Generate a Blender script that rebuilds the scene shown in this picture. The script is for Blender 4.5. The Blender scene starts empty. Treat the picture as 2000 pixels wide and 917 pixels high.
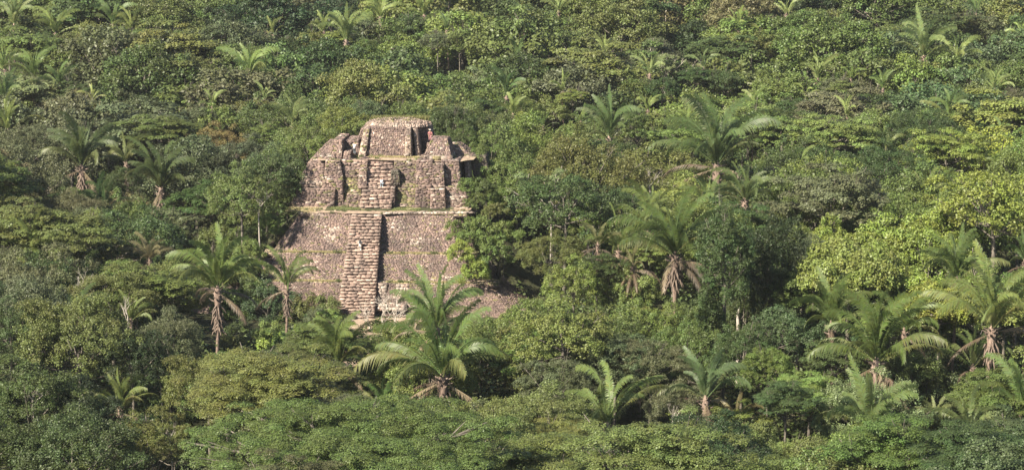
import bpy, bmesh, math, random
import numpy as np
from mathutils import Vector, Matrix

# ------------------------------------------------------------------ scene, camera, light
sc = bpy.context.scene
COL = sc.collection
H = 59.0                       # camera height above the forest floor
F = 4500.0                     # focal length in pixels of a 2000 px wide picture
PITCH = math.radians(9.56)
cd = bpy.data.cameras.new('camera'); cam = bpy.data.objects.new('camera', cd); COL.objects.link(cam)
cam.location = (0, 0, H); cam.rotation_euler = (math.pi/2 - PITCH, 0, 0)
cd.sensor_width = 36; cd.lens = F/2000*36; cd.clip_start = 1; cd.clip_end = 9000
sc.camera = cam

SUN_DIR = Vector((-0.58, -0.52, 0.64)).normalized()      # from the scene towards the sun
EXPOSURE = 1.42
w = bpy.data.worlds.new('World'); sc.world = w; w.use_nodes = True
nt = w.node_tree; bg = nt.nodes['Background']
sky = nt.nodes.new('ShaderNodeTexSky'); sky.sky_type = 'NISHITA'; sky.sun_disc = False
sky.sun_elevation = math.asin(SUN_DIR.z); sky.sun_rotation = math.atan2(SUN_DIR.x, SUN_DIR.y)
nt.links.new(sky.outputs[0], bg.inputs[0]); bg.inputs[1].default_value = 0.055
sd = bpy.data.lights.new('sun', 'SUN'); so = bpy.data.objects.new('sun', sd); COL.objects.link(so)
sd.energy = 4.9; sd.angle = math.radians(0.5); sd.color = (1.0, 0.91, 0.75)
so.rotation_euler = SUN_DIR.to_track_quat('Z', 'Y').to_euler()
vs = sc.view_settings
vs.view_transform = 'Standard'; vs.look = 'None'; vs.exposure = EXPOSURE; vs.gamma = 1
sc.cycles.max_bounces = 5; sc.cycles.diffuse_bounces = 3; sc.cycles.glossy_bounces = 2
sc.cycles.transmission_bounces = 3; sc.cycles.volume_bounces = 0
sc.cycles.use_denoising = True
sc.cycles.caustics_reflective = False; sc.cycles.caustics_refractive = False

# ------------------------------------------------------------------ geometry helpers
CT, ST = math.cos(PITCH), math.sin(PITCH)
def ray(px, py):
    x = (px-1000)/F; y = -(py-458.5)/F
    return (x, CT + y*ST, -ST + y*CT)
def at(px, py, Y):
    d = ray(px, py); t = Y/d[1]
    return Vector((d[0]*t, Y, H + d[2]*t))
def proj(p):
    dy = p[1]; dz = p[2]-H
    f = dy*CT - dz*ST; u = dy*ST + dz*CT
    return 1000 + F*p[0]/f, 458.5 - F*u/f, F/f       # px, py, pixels per metre
TX, TY, PSI = -18.2, 290.0, math.radians(-4)
CP, SP = math.cos(PSI), math.sin(PSI)
def T(u, v, z): return Vector((TX + u*CP - v*SP, TY + u*SP + v*CP, z))
def Tinv(x, y):
    dx, dy = x-TX, y-TY
    return dx*CP + dy*SP, -dx*SP + dy*CP
def uz(px, py, v):
    """point of the temple's vertical plane at depth v seen at this pixel -> (u, z)"""
    d = ray(px, py)
    # v = -dx*SP + dy*CP with dx = d0 t - TX, dy = d1 t - TY
    t = (v + (-TX)*SP + TY*CP)/(-d[0]*SP + d[1]*CP)
    x, y, z = d[0]*t, d[1]*t, H + d[2]*t
    return Tinv(x, y)[0], z

def sstep(a, b, x):
    t = min(1, max(0, (x-a)/(b-a))); return t*t*(3-2*t)
def ground(x, y):
    z = 2.0*sstep(180, 280, y) + 30*sstep(300, 640, y)**1.05 + 6*sstep(640, 1200, y)
    z += 0.9*math.sin(x*0.031+1.3)*math.sin(y*0.027) + 0.5*math.sin(x*0.09+y*0.05)
    z -= 3.0*(1-sstep(140, 240, y))
    u, v = Tinv(x, y)
    # the unexcavated earth flanks of the temple mound
    du = max(0, -u-8.8) if u < 0 else max(0, u-12.2)
    dv = max(0, 1.5-v) if v < 1.5 else max(0, v-24)
    h = 11.2 - 0.85*math.hypot(du, dv*1.6)
    m = max(0, h)
    if v < 1.5 and -15 < u < 16: m = 0
    base_flat = 1-sstep(14, 34, math.hypot(max(0, abs(u)-8), v*0.6))
    z = z*(1-base_flat) + 1.8*base_flat
    return z + m

def new_mesh(name, V, faces_flat, nper, attrs=None, mat=None, smooth=False):
    me = bpy.data.meshes.new(name)
    V = np.asarray(V, dtype=np.float32).reshape(-1, 3)
    Fa = np.asarray(faces_flat, dtype=np.int32).ravel()
    n = len(Fa)//nper
    me.vertices.add(len(V)); me.vertices.foreach_set('co', V.ravel())
    me.loops.add(len(Fa)); me.loops.foreach_set('vertex_index', Fa)
    me.polygons.add(n); me.polygons.foreach_set('loop_start', np.arange(0, n*nper, nper, dtype=np.int32))
    me.update(calc_edges=True)
    if smooth: me.polygons.foreach_set('use_smooth', np.ones(n, dtype=bool))
    if attrs is not None:
        a = me.attributes.new('tone', 'FLOAT_COLOR', 'POINT')
        A = np.ones((len(V), 4), dtype=np.float32); A[:, :attrs.shape[1]] = attrs
        a.data.foreach_set('color', A.ravel())
    if mat: me.materials.append(mat)
    me.validate()
    return me

def link(name, data, parent=None, loc=(0, 0, 0), rot=(0, 0, 0), scale=(1, 1, 1), color=None):
    o = bpy.data.objects.new(name, data); COL.objects.link(o)
    o.parent = parent; o.location = loc; o.rotation_euler = rot; o.scale = scale
    if color is not None: o.color = (*color, 1)
    return o
def tag(o, label=None, cat=None, group=None, kind=None):
    if label: o['label'] = label
    if cat: o['category'] = cat
    if group: o['group'] = group
    if kind: o['kind'] = kind
    return o

# ------------------------------------------------------------------ materials
def nodes(name):
    m = bpy.data.materials.new(name); m.use_nodes = True
    n = m.node_tree; return m, n, n.nodes['Principled BSDF'], n.nodes['Material Output']
def N(nt, t, **kw):
    n = nt.nodes.new(t)
    for k, v in kw.items(): setattr(n, k, v)
    return n
def math_node(nt, op, a, b):
    n = N(nt, 'ShaderNodeMath', operation=op)
    for i, s in enumerate((a, b)):
        if isinstance(s, (int, float)): n.inputs[i].default_value = s
        else: nt.links.new(s, n.inputs[i])
    return n.outputs[0]

def leaf_material(name, transl=0.28, rough=0.5, spec=0.35, young=0.5):
    m, nt, bsdf, out = nodes(name)
    oi = N(nt, 'ShaderNodeObjectInfo'); at_ = N(nt, 'ShaderNodeAttribute', attribute_name='tone')
    sep = N(nt, 'ShaderNodeSeparateColor'); nt.links.new(at_.outputs['Color'], sep.inputs[0])
    hsv = N(nt, 'ShaderNodeHueSaturation')
    nt.links.new(oi.outputs['Color'], hsv.inputs['Color'])
    # hue by leaf, value by clump and leaf: leaves of different age
    nt.links.new(math_node(nt, 'ADD', 0.475, math_node(nt, 'MULTIPLY', sep.outputs[0], 0.045)), hsv.inputs['Hue'])
    val = math_node(nt, 'ADD', 0.62, math_node(nt, 'ADD', math_node(nt, 'MULTIPLY', sep.outputs[0], young*0.75), math_node(nt, 'MULTIPLY', sep.outputs[1], 0.45)))
    nt.links.new(val, hsv.inputs['Value'])
    nt.links.new(math_node(nt, 'ADD', 0.86, math_node(nt, 'MULTIPLY', sep.outputs[2], 0.25)), hsv.inputs['Saturation'])
    nt.links.new(hsv.outputs[0], bsdf.inputs['Base Color'])
    bsdf.inputs['Roughness'].default_value = rough
    bsdf.inputs['Specular IOR Level'].default_value = spec
    tr = N(nt, 'ShaderNodeBsdfTranslucent')
    h2 = N(nt, 'ShaderNodeHueSaturation'); h2.inputs['Hue'].default_value = 0.485; h2.inputs['Value'].default_value = 1.5
    nt.links.new(hsv.outputs[0], h2.inputs['Color']); nt.links.new(h2.outputs[0], tr.inputs['Color'])
    mx = N(nt, 'ShaderNodeMixShader'); mx.inputs[0].default_value = transl
    nt.links.new(bsdf.outputs[0], mx.inputs[1]); nt.links.new(tr.outputs[0], mx.inputs[2])
    nt.links.new(mx.outputs[0], out.inputs['Surface'])
    return m
M_LEAF = leaf_material('leaf_foliage', transl=.22)
M_FROND = leaf_material('palm_frond', transl=0.32, rough=0.45, spec=0.3, young=0.25)

def bark_material(name, c1, c2, scale):
    m, nt, bsdf, out = nodes(name)
    tc = N(nt, 'ShaderNodeTexCoord'); mp = N(nt, 'ShaderNodeMapping'); mp.inputs['Scale'].default_value = (scale, scale, scale*0.25)
    nz = N(nt, 'ShaderNodeTexNoise'); nz.inputs['Scale'].default_value = 2.2; nz.inputs['Detail'].default_value = 6
    cr = N(nt, 'ShaderNodeValToRGB'); cr.color_ramp.elements[0].color = (*c1, 1); cr.color_ramp.elements[1].color = (*c2, 1)
    cr.color_ramp.elements[0].position = 0.35; cr.color_ramp.elements[1].position = 0.65
    nt.links.new(tc.outputs['Object'], mp.inputs[0]); nt.links.new(mp.outputs[0], nz.inputs['Vector'])
    nt.links.new(nz.outputs[0], cr.inputs[0]); nt.links.new(cr.outputs[0], bsdf.inputs['Base Color'])
    bsdf.inputs['Roughness'].default_value = 0.85
    bp = N(nt, 'ShaderNodeBump'); bp.inputs['Distance'].default_value = 0.04; nt.links.new(nz.outputs[0], bp.inputs['Height'])
    nt.links.new(bp.outputs[0], bsdf.inputs['Normal'])
    return m
M_BARK = bark_material('grey_bark', (0.06, 0.05, 0.04), (0.19, 0.165, 0.135), 2)
M_PALE = bark_material('bleached_wood', (0.30, 0.25, 0.21), (0.55, 0.50, 0.44), 2)
M_PALMTRUNK = bark_material('palm_trunk_fibre', (0.10, 0.068, 0.052), (0.30, 0.215, 0.17), 5)
M_BOOT = bark_material('dry_leaf_base', (0.085, 0.062, 0.048), (0.22, 0.165, 0.13), 5)

def stone_material():
    m, nt, bsdf, out = nodes('weathered_limestone')
    at_ = N(nt, 'ShaderNodeAttribute', attribute_name='tone')
    tc = N(nt, 'ShaderNodeTexCoord')
    n1 = N(nt, 'ShaderNodeTexNoise'); n1.inputs['Scale'].default_value = 0.42; n1.inputs['Detail'].default_value = 7; n1.inputs['Roughness'].default_value = 0.7
    n2 = N(nt, 'ShaderNodeTexNoise'); n2.inputs['Scale'].default_value = 4.5; n2.inputs['Detail'].default_value = 6
    for n in (n1, n2): nt.links.new(tc.outputs['Object'], n.inputs['Vector'])
    r1 = N(nt, 'ShaderNodeMapRange'); r1.inputs[1].default_value = 0.41; r1.inputs[2].default_value = 0.62; r1.inputs[4].default_value = 0.72
    nt.links.new(n1.outputs[0], r1.inputs[0])
    mx = N(nt, 'ShaderNodeMixRGB', blend_type='MIX'); mx.inputs[2].default_value = (0.085, 0.066, 0.062, 1)   # lichen-stained patches
    nt.links.new(at_.outputs['Color'], mx.inputs[1]); nt.links.new(r1.outputs[0], mx.inputs[0])
    r2 = N(nt, 'ShaderNodeMapRange'); r2.inputs[1].default_value = 0.3; r2.inputs[2].default_value = 0.7; r2.inputs[3].default_value = 0.6; r2.inputs[4].default_value = 1.3
    nt.links.new(n2.outputs[0], r2.inputs[0])
    mu = N(nt, 'ShaderNodeMixRGB', blend_type='MULTIPLY'); mu.inputs[0].default_value = 1
    nt.links.new(mx.outputs[0], mu.inputs[1]); nt.links.new(r2.outputs[0], mu.inputs[2])
    nt.links.new(mu.outputs[0], bsdf.inputs['Base Color'])
    bsdf.inputs['Roughness'].default_value = 0.9; bsdf.inputs['Specular IOR Level'].default_value = 0.2
    bp = N(nt, 'ShaderNodeBump'); bp.inputs['Distance'].default_value = 0.08; nt.links.new(n2.outputs[0], bp.inputs['Height'])
    nt.links.new(bp.outputs[0], bsdf.inputs['Normal'])
    return m
M_STONE = stone_material()

def plain(name, c, rough=0.8):
    m, nt, bsdf, out = nodes(name)
    nz = N(nt, 'ShaderNodeTexNoise'); nz.inputs['Scale'].default_value = 9
    mr = N(nt, 'ShaderNodeMapRange'); mr.inputs[3].default_value = 0.75; mr.inputs[4].default_value = 1.25
    nt.links.new(nz.outputs[0], mr.inputs[0])
    mu = N(nt, 'ShaderNodeMixRGB', blend_type='MULTIPLY'); mu.inputs[0].default_value = 1; mu.inputs[1].default_value = (*c, 1)
    nt.links.new(mr.outputs[0], mu.inputs[2]); nt.links.new(mu.outputs[0], bsdf.inputs['Base Color'])
    bsdf.inputs['Roughness'].default_value = rough
    return m

def soil_material(name, a, b, c, s):
    m, nt, bsdf, out = nodes(name)
    tc = N(nt, 'ShaderNodeTexCoord'); nz = N(nt, 'ShaderNodeTexNoise'); nz.inputs['Scale'].default_value = s; nz.inputs['Detail'].default_value = 8
    nt.links.new(tc.outputs['Object'], nz.inputs['Vector'])
    cr = N(nt, 'ShaderNodeValToRGB'); e = cr.color_ramp.elements
    e[0].color = (*a, 1); e[0].position = 0.35; e[1].color = (*c, 1); e[1].position = 0.68
    k = e.new(0.52); k.color = (*b, 1)
    nt.links.new(nz.outputs[0], cr.inputs[0]); nt.links.new(cr.outputs[0], bsdf.inputs['Base Color'])
    bsdf.inputs['Roughness'].default_value = 0.95; bsdf.inputs['Specular IOR Level'].default_value = 0.1
    bp = N(nt, 'ShaderNodeBump'); bp.inputs['Distance'].default_value = 0.3; nt.links.new(nz.outputs[0], bp.inputs['Height']); nt.links.new(bp.outputs[0], bsdf.inputs['Normal'])
    return m
M_SOIL = soil_material('forest_floor', (0.030, 0.028, 0.016), (0.045, 0.05, 0.025), (0.075, 0.065, 0.04), 0.8)
M_EARTH = soil_material('trodden_earth', (.26, .19, .14), (.36, .27, .205), (.27, .24, .13), 0.9)

# ------------------------------------------------------------------ the ground
def build_ground():
    xs = sorted(set([-2500, -1500, -900, -600, -400, -300, -240] + list(np.arange(-200, 201, 4.0)) + [240, 300, 400, 600, 900, 1500, 2500]))
    ys = sorted(set([-1500, -800, -400, -200, -50, 50] + list(np.arange(100, 620, 4.0)) + [640, 680, 740, 820, 950, 1200, 1700, 2500, 4000]))
    V = [(x, y, ground(x, y)) for y in ys for x in xs]
    nx = len(xs); Fs = []
    for j in range(len(ys)-1):
        for i in range(nx-1):
            a = j*nx+i; Fs += [a, a+1, a+nx+1, a+nx]
    o = link('ground', new_mesh('ground', V, Fs, 4, mat=M_SOIL, smooth=True))
    tag(o, 'dark leaf-littered forest floor rising gently away from the camera', kind='structure')
build_ground()

def build_clearing():
    us = np.arange(-5.5, 9.1, .8); vs2 = np.arange(-38, -10.9, .8); V = []; r = random.Random(4)
    for v in vs2:
        for u in us:
            uu = u*(1-.012*(-11-v)*1.0)+.6*math.sin(v*.5); p = T(uu, v, 0); V.append((p.x, p.y, ground(p.x, p.y)+.03+r.uniform(0, .10)))
    nx = len(us); Fs = []
    for j in range(len(vs2)-1):
        for i in range(nx-1):
            a = j*nx+i; Fs += [a, a+1, a+nx+1, a+nx]
    o = link('clearing_ground', new_mesh('clearing_ground', V, Fs, 4, mat=M_EARTH, smooth=True)); tag(o, 'bare reddish earth at the foot of the temple stairway', kind='structure')
build_clearing()

# ------------------------------------------------------------------ temple masonry
def lerp(a, b, t): return a + (b-a)*t
STONES = [(.215, .157, .135), (.25, .176, .148), (.186, .132, .116), (.275, .197, .163), (.157, .111, .103), (.224, .164, .128)]
WHITE = [(.50, .42, .35), (.43, .35, .29), (.37, .30, .245)]
MOSS = [(.17, .16, .07), (.22, .19, .09), (.14, .14, .06)]
class Masonry:
    def __init__(s, seed): s.V = []; s.F = []; s.C = []; s.r = random.Random(seed)
    def hexa(s, P, col):
        b = len(s.V); s.V += [tuple(p) for p in P]; s.C += [col]*8
        for f in ((0, 3, 2, 1), (4, 5, 6, 7), (0, 1, 5, 4), (1, 2, 6, 5), (2, 3, 7, 6), (3, 0, 4, 7)):
            s.F += [b+i for i in f]
    def panel(s, bl, br, tr, tl, bw=0.5, bh=0.3, jit=0.10, white=0.08, moss=0.0, missing=0.03, wrows=(), gap=0.03, palette=None):
        """a wall face laid in courses of separate stones"""
        r = s.r
        n = (br-bl).cross(tl-bl)
        if n.length < 1e-6: n = (tr-tl).cross(tl-bl)
        n.normalize()
        Lh = max((tl-bl).length, (tr-br).length); Lw = max((br-bl).length, (tr-tl).length)
        rows = max(1, round(Lh/bh)); ph = [0]
        for j in range(rows): ph.append(ph[-1]+r.uniform(.75, 1.25))
        ph = [p/ph[-1] for p in ph]
        # backing slab, set behind the stones
        c0 = (.17, .122, .10); off = -n*0.12
        s.hexa([p+off*4 for p in (bl, br, tr, tl)]+[p+off for p in (bl, br, tr, tl)], c0)
        lump = [(r.random(), r.random(), r.uniform(.04, .2)) for _ in range(int(1+Lw*Lh/25))]
        wl = [(r.random(), r.random(), r.uniform(.03, .12)) for _ in range(int(1+Lw*Lh/14))]
        for j in range(rows):
            v0, v1 = ph[j], ph[j+1]; x = -r.uniform(0, bw/Lw)
            while x < 1:
                wd = bw*r.uniform(.45, 1.6)/Lw; x0, x1 = max(0, x), min(1, x+wd); x += wd
                if x1-x0 < 0.1*bw/Lw: continue
                uc, vc = (x0+x1)/2, (v0+v1)/2
                if r.random() < missing: continue
                gx = gap/Lw; gy = gap/Lh
                a0, a1 = x0+gx*r.uniform(.1, 1), x1-gx*r.uniform(.1, 1); b0, b1 = v0+gy*r.uniform(.1, 1), v1-gy*r.uniform(0.1, 1)
                if a1 <= a0 or b1 <= b0: continue
                Q = lambda a, b: lerp(lerp(bl, br, a), lerp(tl, tr, a), b)
                p = [Q(a0, b0), Q(a1, b0), Q(a1, b1), Q(a0, b1)]
                out = r.uniform(-jit, jit)*0.6+jit*0.3
                if r.random() < .05: out += jit*1.2
                q = [pp + n*(out+r.uniform(-.25, .25)*jit) + Vector((r.uniform(-1, 1), r.uniform(-1, 1), r.uniform(-1, 1)))*jit*.12 for pp in p]
                wp = white + (0.7*(j in wrows))
                for (a, b, rr) in wl:
                    if math.hypot((uc-a)*Lw/Lh*.45, (vc-b)*1.1) < rr: wp += .34*(white > 0)
                mp = moss
                for (a, b, rr) in lump:
                    if math.hypot((uc-a)*Lw/Lh, vc-b) < rr: mp += .25*(moss > 0)
                if r.random() < mp: c = r.choice(MOSS)
                elif r.random() < wp: c = r.choice(WHITE)
                else: c = r.choice(palette or STONES)
                k = r.uniform(.75, 1.25)
                s.hexa([pp - n*.2 for pp in p]+q, tuple(min(.85, cc*k) for cc in c))
    def block(s, fb, ft, vb, **kw):
        """battered mass: fb=(uL,uR,v,z) front foot, ft=(uL,uR,v,z) front head, running back to v=vb"""
        (ul, ur, v0, z0), (tl_, tr_, v1, z1) = fb, ft
        top = kw.pop('top', None); sides = kw.pop('sides', (1, 1)); bt = kw.pop('vbt', vb)
        A, B, C, D = T(ul, v0, z0), T(ur, v0, z0), T(tr_, v1, z1), T(tl_, v1, z1)
        a, b, c, d = T(ul, vb, z0), T(ur, vb, z0), T(tr_, bt, z1), T(tl_, bt, z1)
        s.panel(A, B, C, D, **kw)
        if sides[1]: s.panel(B, b, c, C, **kw)
        if sides[0]: s.panel(a, A, D, d, **kw)
        k2 = dict(kw); k2['bh'] = kw.get('bw', .5)*.9; k2['jit'] = .05
        if top != 'none': s.panel(D, C, c, d, **(k2 | (top or {})))
        # solid core
        e = 0.35
        s.hexa([T(ul+e, v0+e, z0-.3), T(ur-e, v0+e, z0-.3), T(ur-e, vb, z0-.3), T(ul+e, vb, z0-.3),
                T(tl_+e, v1+e, z1-.25), T(tr_-e, v1+e, z1-.25), T(tr_-e, bt-.05, z1-.25), T(tl_+e, bt-.05, z1-.25)], (.1, .08, .07))
    def pblock(s, b, t, v0, v1, vb, **kw):
        """block given by picture measurements: b=(pxL,pxR,py), t=(pxL,pxR,py)"""
        u0, z0 = uz(b[0], b[2], v0); u1, _ = uz(b[1], b[2], v0)
        w0, z1 = uz(t[0], t[2], v1); w1, _ = uz(t[1], t[2], v1)
        zb = kw.pop('z0', None); zt = kw.pop('z1', None)
        s.block((u0, u1, v0, zb if zb is not None else z0), (w0, w1, v1, zt if zt is not None else z1), vb, **kw)
    def build(s, name, parent):
        A = np.array(s.C, dtype=np.float32)
        return link(name, new_mesh(name, s.V, s.F, 4, attrs=A, mat=M_STONE), parent)

Z_T = uz(717, 417, 0)[1]          # terrace level
print('terrace z', Z_T)
temple = link('stepped_temple', None, loc=(0, 0, 0))
tag(temple, 'ruined pinkish limestone stepped temple with long central stairway rising from the jungle', 'temple')
G0 = 1.2
def u_at(px, py, v): return uz(px, py, v)[0]
# tiers of the lower pyramid -------------------------------------------------
z1 = uz(620, 491, -3.2)[1]; z2 = uz(620, 547, -7.0)[1]
print('tiers', Z_T, z1, z2)
def tier(name, zt, zb, vt, vb_, top_u, bot_u, seed, **kw):
    m = Masonry(seed)
    (tl_, tr_), (bl_, br_) = top_u, bot_u
    # bevelled corners: left, front left, front, front right, right
    cr = 1.6
    top = [T(tl_-.6, vt+9, zt), T(tl_, vt+cr, zt), T(tl_+cr, vt, zt), T(tr_-cr, vt, zt), T(tr_, vt+cr, zt), T(tr_+.6, vt+9, zt)]
    bot = [T(bl_-.8, vb_+12, zb), T(bl_, vb_+cr*1.4, zb), T(bl_+cr*1.4, vb_, zb), T(br_-cr*1.4, vb_, zb), T(br_, vb_+cr*1.4, zb), T(br_+.8, vb_+12, zb)]
    for i in range(5):
        m.panel(bot[i], bot[i+1], top[i+1], top[i], **kw)
    b = len(m.V)  # core
    m.hexa([T(bl_+1.6, vb_+1.6, zb-.5), T(br_-1.6, vb_+1.6, zb-.5), T(br_-1, vb_+12, zb-.5), T(bl_+1, vb_+12, zb-.5),
            T(tl_+1.2, vt+1.2, zt-.15), T(tr_-1.2, vt+1.2, zt-.15), T(tr_-1, vt+10, zt-.15), T(tl_+1, vt+10, zt-.15)], (.12, .1, .08))
    # worn top ledge
    m.panel(T(tl_-.3, vt, zt-.02), T(tr_+.3, vt, zt-.02), T(tr_+.5, vt+3.2, zt+.05), T(tl_-.5, vt+3.2, zt+.05), bw=.5, bh=.5, jit=.05, white=.05, moss=.3, palette=[(.34, .27, .17), (.31, .27, .14), (.38, .30, .22)])
    return m.build(name, temple)
rub = dict(bw=.34, bh=.16, jit=.045, white=.03, missing=.02, moss=.07, gap=.008)
tier('upper_tier', Z_T, z1, 0.0, -3.2, (-8.8, 12.2), (-12.0, 13.6), 11, **rub)
tier('middle_tier', z1, z2, -4.5, -7.0, (-12.6, 13.8), (-15.4, 15.8), 12, **rub)
tier('bottom_tier', z2, G0, -8.3, -10.8, (-16.0, 16.8), (-23.0, 22.5), 13, **rub)
# pale rebuilt blocks beside the foot of the stair
m = Masonry(21)
for (b, t, v0, v1, vb) in [((739, 755, 581), (739, 756, 553), -9.2, -8.6, -6.5), ((772, 802, 590), (774, 797, 555), -9.2, -8.6, -6.5), ((735, 790, 606), (740, 792, 594), -10.8, -10.7, -8.5)]:
    m.pblock(b, t, v0, v1, vb, bw=.6, bh=.35, jit=.06, white=.75)
m.build('repaired_footing', temple)

# lower stairway -------------------------------------------------------------
def stairway(name, zt, zb, vt, vb_, wt, wb, ct, cb, n, seed, whitep=.08, worn=.05, cut=None):
    m = Masonry(seed); r = m.r
    for i in range(n):
        t0 = i/n; z0_, z1_ = lerp(zb, zt, t0), lerp(zb, zt, (i+1)/n); va = lerp(vb_, vt, t0); vbk = lerp(vb_, vt, (i+1)/n)+.35
        wd = lerp(wb, wt, t0)/2; c = lerp(cb, ct, t0); ri = z1_-z0_
        for kind in (0, 1):       # recessed riser stones, then projecting tread slabs
            x = c-wd-r.uniform(0, .12)
            lo, hi = (z0_-.12, z1_-.36*ri) if kind == 0 else (z1_-.36*ri, z1_)
            wob = r.uniform(0, 6.28)
            while x < c+wd:
                bw = r.uniform(.4, .9) if kind == 0 else r.uniform(.5, 1.4); x1_ = min(x+bw, c+wd+.08)
                if x1_-x > .1 and (kind == 0 or r.random() > .015):
                    mid = (x+x1_)/2
                    d = r.uniform(-.012, .012)+(.06 if kind == 0 else -.015)+.03*math.sin(mid*1.7+wob)
                    dz = r.uniform(-.03, .02) - worn*max(0, 1-abs(mid-c)/wd) + .03*math.sin(mid*1.3+wob)
                    if kind == 0: col = r.choice([(.27, .192, .16), (.30, .213, .176), (.24, .172, .143)])  # risers coloured darker than treads, standing in for shade under the slabs
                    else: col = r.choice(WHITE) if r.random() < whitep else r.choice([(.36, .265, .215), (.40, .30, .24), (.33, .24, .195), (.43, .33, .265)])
                    k = r.uniform(.8, 1.15); col = tuple(min(.8, cc*k) for cc in col)
                    jt = lambda: r.uniform(-.02, .02)
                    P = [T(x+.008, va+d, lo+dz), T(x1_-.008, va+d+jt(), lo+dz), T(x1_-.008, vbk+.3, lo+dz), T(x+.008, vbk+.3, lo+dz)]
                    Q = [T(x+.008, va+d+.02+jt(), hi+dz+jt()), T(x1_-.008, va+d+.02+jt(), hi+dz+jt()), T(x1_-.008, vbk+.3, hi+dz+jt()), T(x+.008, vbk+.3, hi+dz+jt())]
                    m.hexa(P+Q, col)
                x = x1_
    # side walls of the stair ramp
    for s_ in (-1, 1):
        ub, ut = cb+s_*wb/2-s_*.03, ct+s_*wt/2-s_*.03
        A, B, C, D = T(ub, vb_+.25, zb-.5), T(ub, vt+6, zb-.5), T(ut, vt+6, zt-.25), T(ut, vt+.5, zt-.45)
        if s_ > 0: m.panel(A, B, C, D, bw=.4, bh=.28, jit=.05, white=.05)
        else: m.panel(B, A, D, C, bw=.4, bh=.28, jit=.05, white=.05)
    m.hexa([T(cb-wb/2+.3, vb_+.8, zb-.6), T(cb+wb/2-.3, vb_+.8, zb-.6), T(cb+wb/2-.3, vt+5, zb-.6), T(cb-wb/2+.3, vt+5, zb-.6),
            T(ct-wt/2+.3, vt+.6, zt-.5), T(ct+wt/2-.3, vt+.6, zt-.5), T(ct+wt/2-.3, vt+5, zt-.5), T(ct-wt/2+.3, vt+5, zt-.5)], (.12, .1, .08))
    return m.build(name, temple)
ub0 = (u_at(657, 622, -13.2), u_at(728, 622, -13.2)); ut0 = (u_at(689, 418, -.6), u_at(745, 418, -.6))
stairway('lower_stairway', Z_T+.02, G0+.3, -.9, -13.0, ut0[1]-ut0[0], ub0[1]-ub0[0], sum(ut0)/2, sum(ub0)/2, 33, 31)

# terrace surface ---------------------------------------------------------------
def ground_patch(name, poly, z, mat, parent, seed, amp=.06):
    r = random.Random(seed); bm = bmesh.new()
    vs_ = [bm.verts.new(T(u, v, z)) for u, v in poly]
    bm.faces.new(vs_); 
    ret = bmesh.ops.triangulate(bm, faces=bm.faces[:])
    for _ in range(4): bmesh.ops.subdivide_edges(bm, edges=bm.edges[:], cuts=1)
    for v in bm.verts:
        v.co.z += amp*(math.sin(v.co.x*1.3)+math.sin(v.co.y*1.9+v.co.x))*.5+r.uniform(-.02, .02)
    bmesh.ops.recalc_face_normals(bm, faces=bm.faces[:])
    me = bpy.data.meshes.new(name); bm.to_mesh(me); bm.free(); me.materials.append(mat)
    return link(name, me, parent)
ground_patch('terrace', [(-8.4, .9), (-6.8, .1), (-2, -.25), (2, -.3), (10.6, -.1), (12.0, 1.4), (12.6, 4), (13, 14), (-9.6, 14), (-9.2, 4)], Z_T+.06, M_EARTH, temple, 5)
m = Masonry(23)   # pale edging stones on the right rim of the terrace
r_ = m.r
for i in range(60):
    t = i/60; px = lerp(752, 926, t); py = lerp(417, 405, t**1.6)+4*math.sin(t*3.1)
    for rep in range(2):
        v = lerp(-.25, 1.2, t)+rep*.45-.1
        u, z = uz(px+r_.uniform(-2, 2), py, v); z = Z_T + .05
        a, b_, h = r_.uniform(.16, .34), r_.uniform(.14, .24), r_.uniform(.08, .2)
        P = [T(u-a, v-b_, z), T(u+a, v-b_, z), T(u+a, v+b_, z), T(u-a, v+b_, z)]
        m.hexa(P+[p+Vector((r_.uniform(-.05, .05), 0, h)) for p in P], r_.choice(WHITE))
m.build('rim_stones', temple)

# upper stairway -----------------------------------------------------------------
za = uz(740, 403, 3.6)[1]; zb_ = uz(742, 311, 9.4)[1]
print('upper stair', za, zb_)
Z_U = zb_
ub1 = (u_at(703, 402, 3.8), u_at(764, 402, 3.8)); ut1 = (u_at(718, 312, 9.2), u_at(768, 312, 9.2))
stairway('upper_stairway', Z_U+.03, Z_T, 9.2, 3.6, ut1[1]-ut1[0], ub1[1]-ub1[0], sum(ut1)/2, sum(ub1)/2, 13, 32, whitep=.2, worn=.08)

# facade of the upper temple ----------------------------------------------------------
ash = dict(bw=.60, bh=.19, jit=.055, white=.03, missing=.03, moss=.06, gap=.005)
def P(name, seed, items, **kw):
    m = Masonry(seed)
    for it in items:
        k = dict(ash); k.update(kw)
        if len(it) > 5: k.update(it[5])
        m.pblock(it[0], it[1], it[2], it[3], it[4], **k)
    return m.build(name, temple)
ZT = dict(z0=Z_T-.2)
P('lower_left_wall', 41, [
    ((568, 652, 406), (576, 655, 368), 5.0, 5.5, 14, ZT | dict(wrows=(4,))),
    ((626, 672, 405), (630, 668, 352), 5.6, 6.0, 14, ZT),
    ((580, 634, 370), (592, 632, 341), 6.4, 6.8, 14, dict(wrows=(4, 5), white=.2))])
P('upper_left_wall', 42, [
    ((588, 634, 342), (604, 633, 319), 7.0, 7.6, 15, {}),
    ((632, 672, 360), (636, 664, 314), 6.7, 7.3, 15, dict(white=.15))])
P('left_balustrade', 43, [
    ((655, 704, 402), (672, 706, 344), 5.4, 7.6, 12, ZT | dict(moss=.6, missing=.1)),
    ((664, 716, 346), (668, 718, 313), 7.4, 8.0, 14, dict(moss=.15)),
    ((700, 716, 368), (702, 716, 331), 5.8, 6.6, 9, dict(white=.3)),
    ((676, 706, 405), (678, 706, 378), 4.7, 5.0, 9, ZT | dict(moss=.25))])
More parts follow.
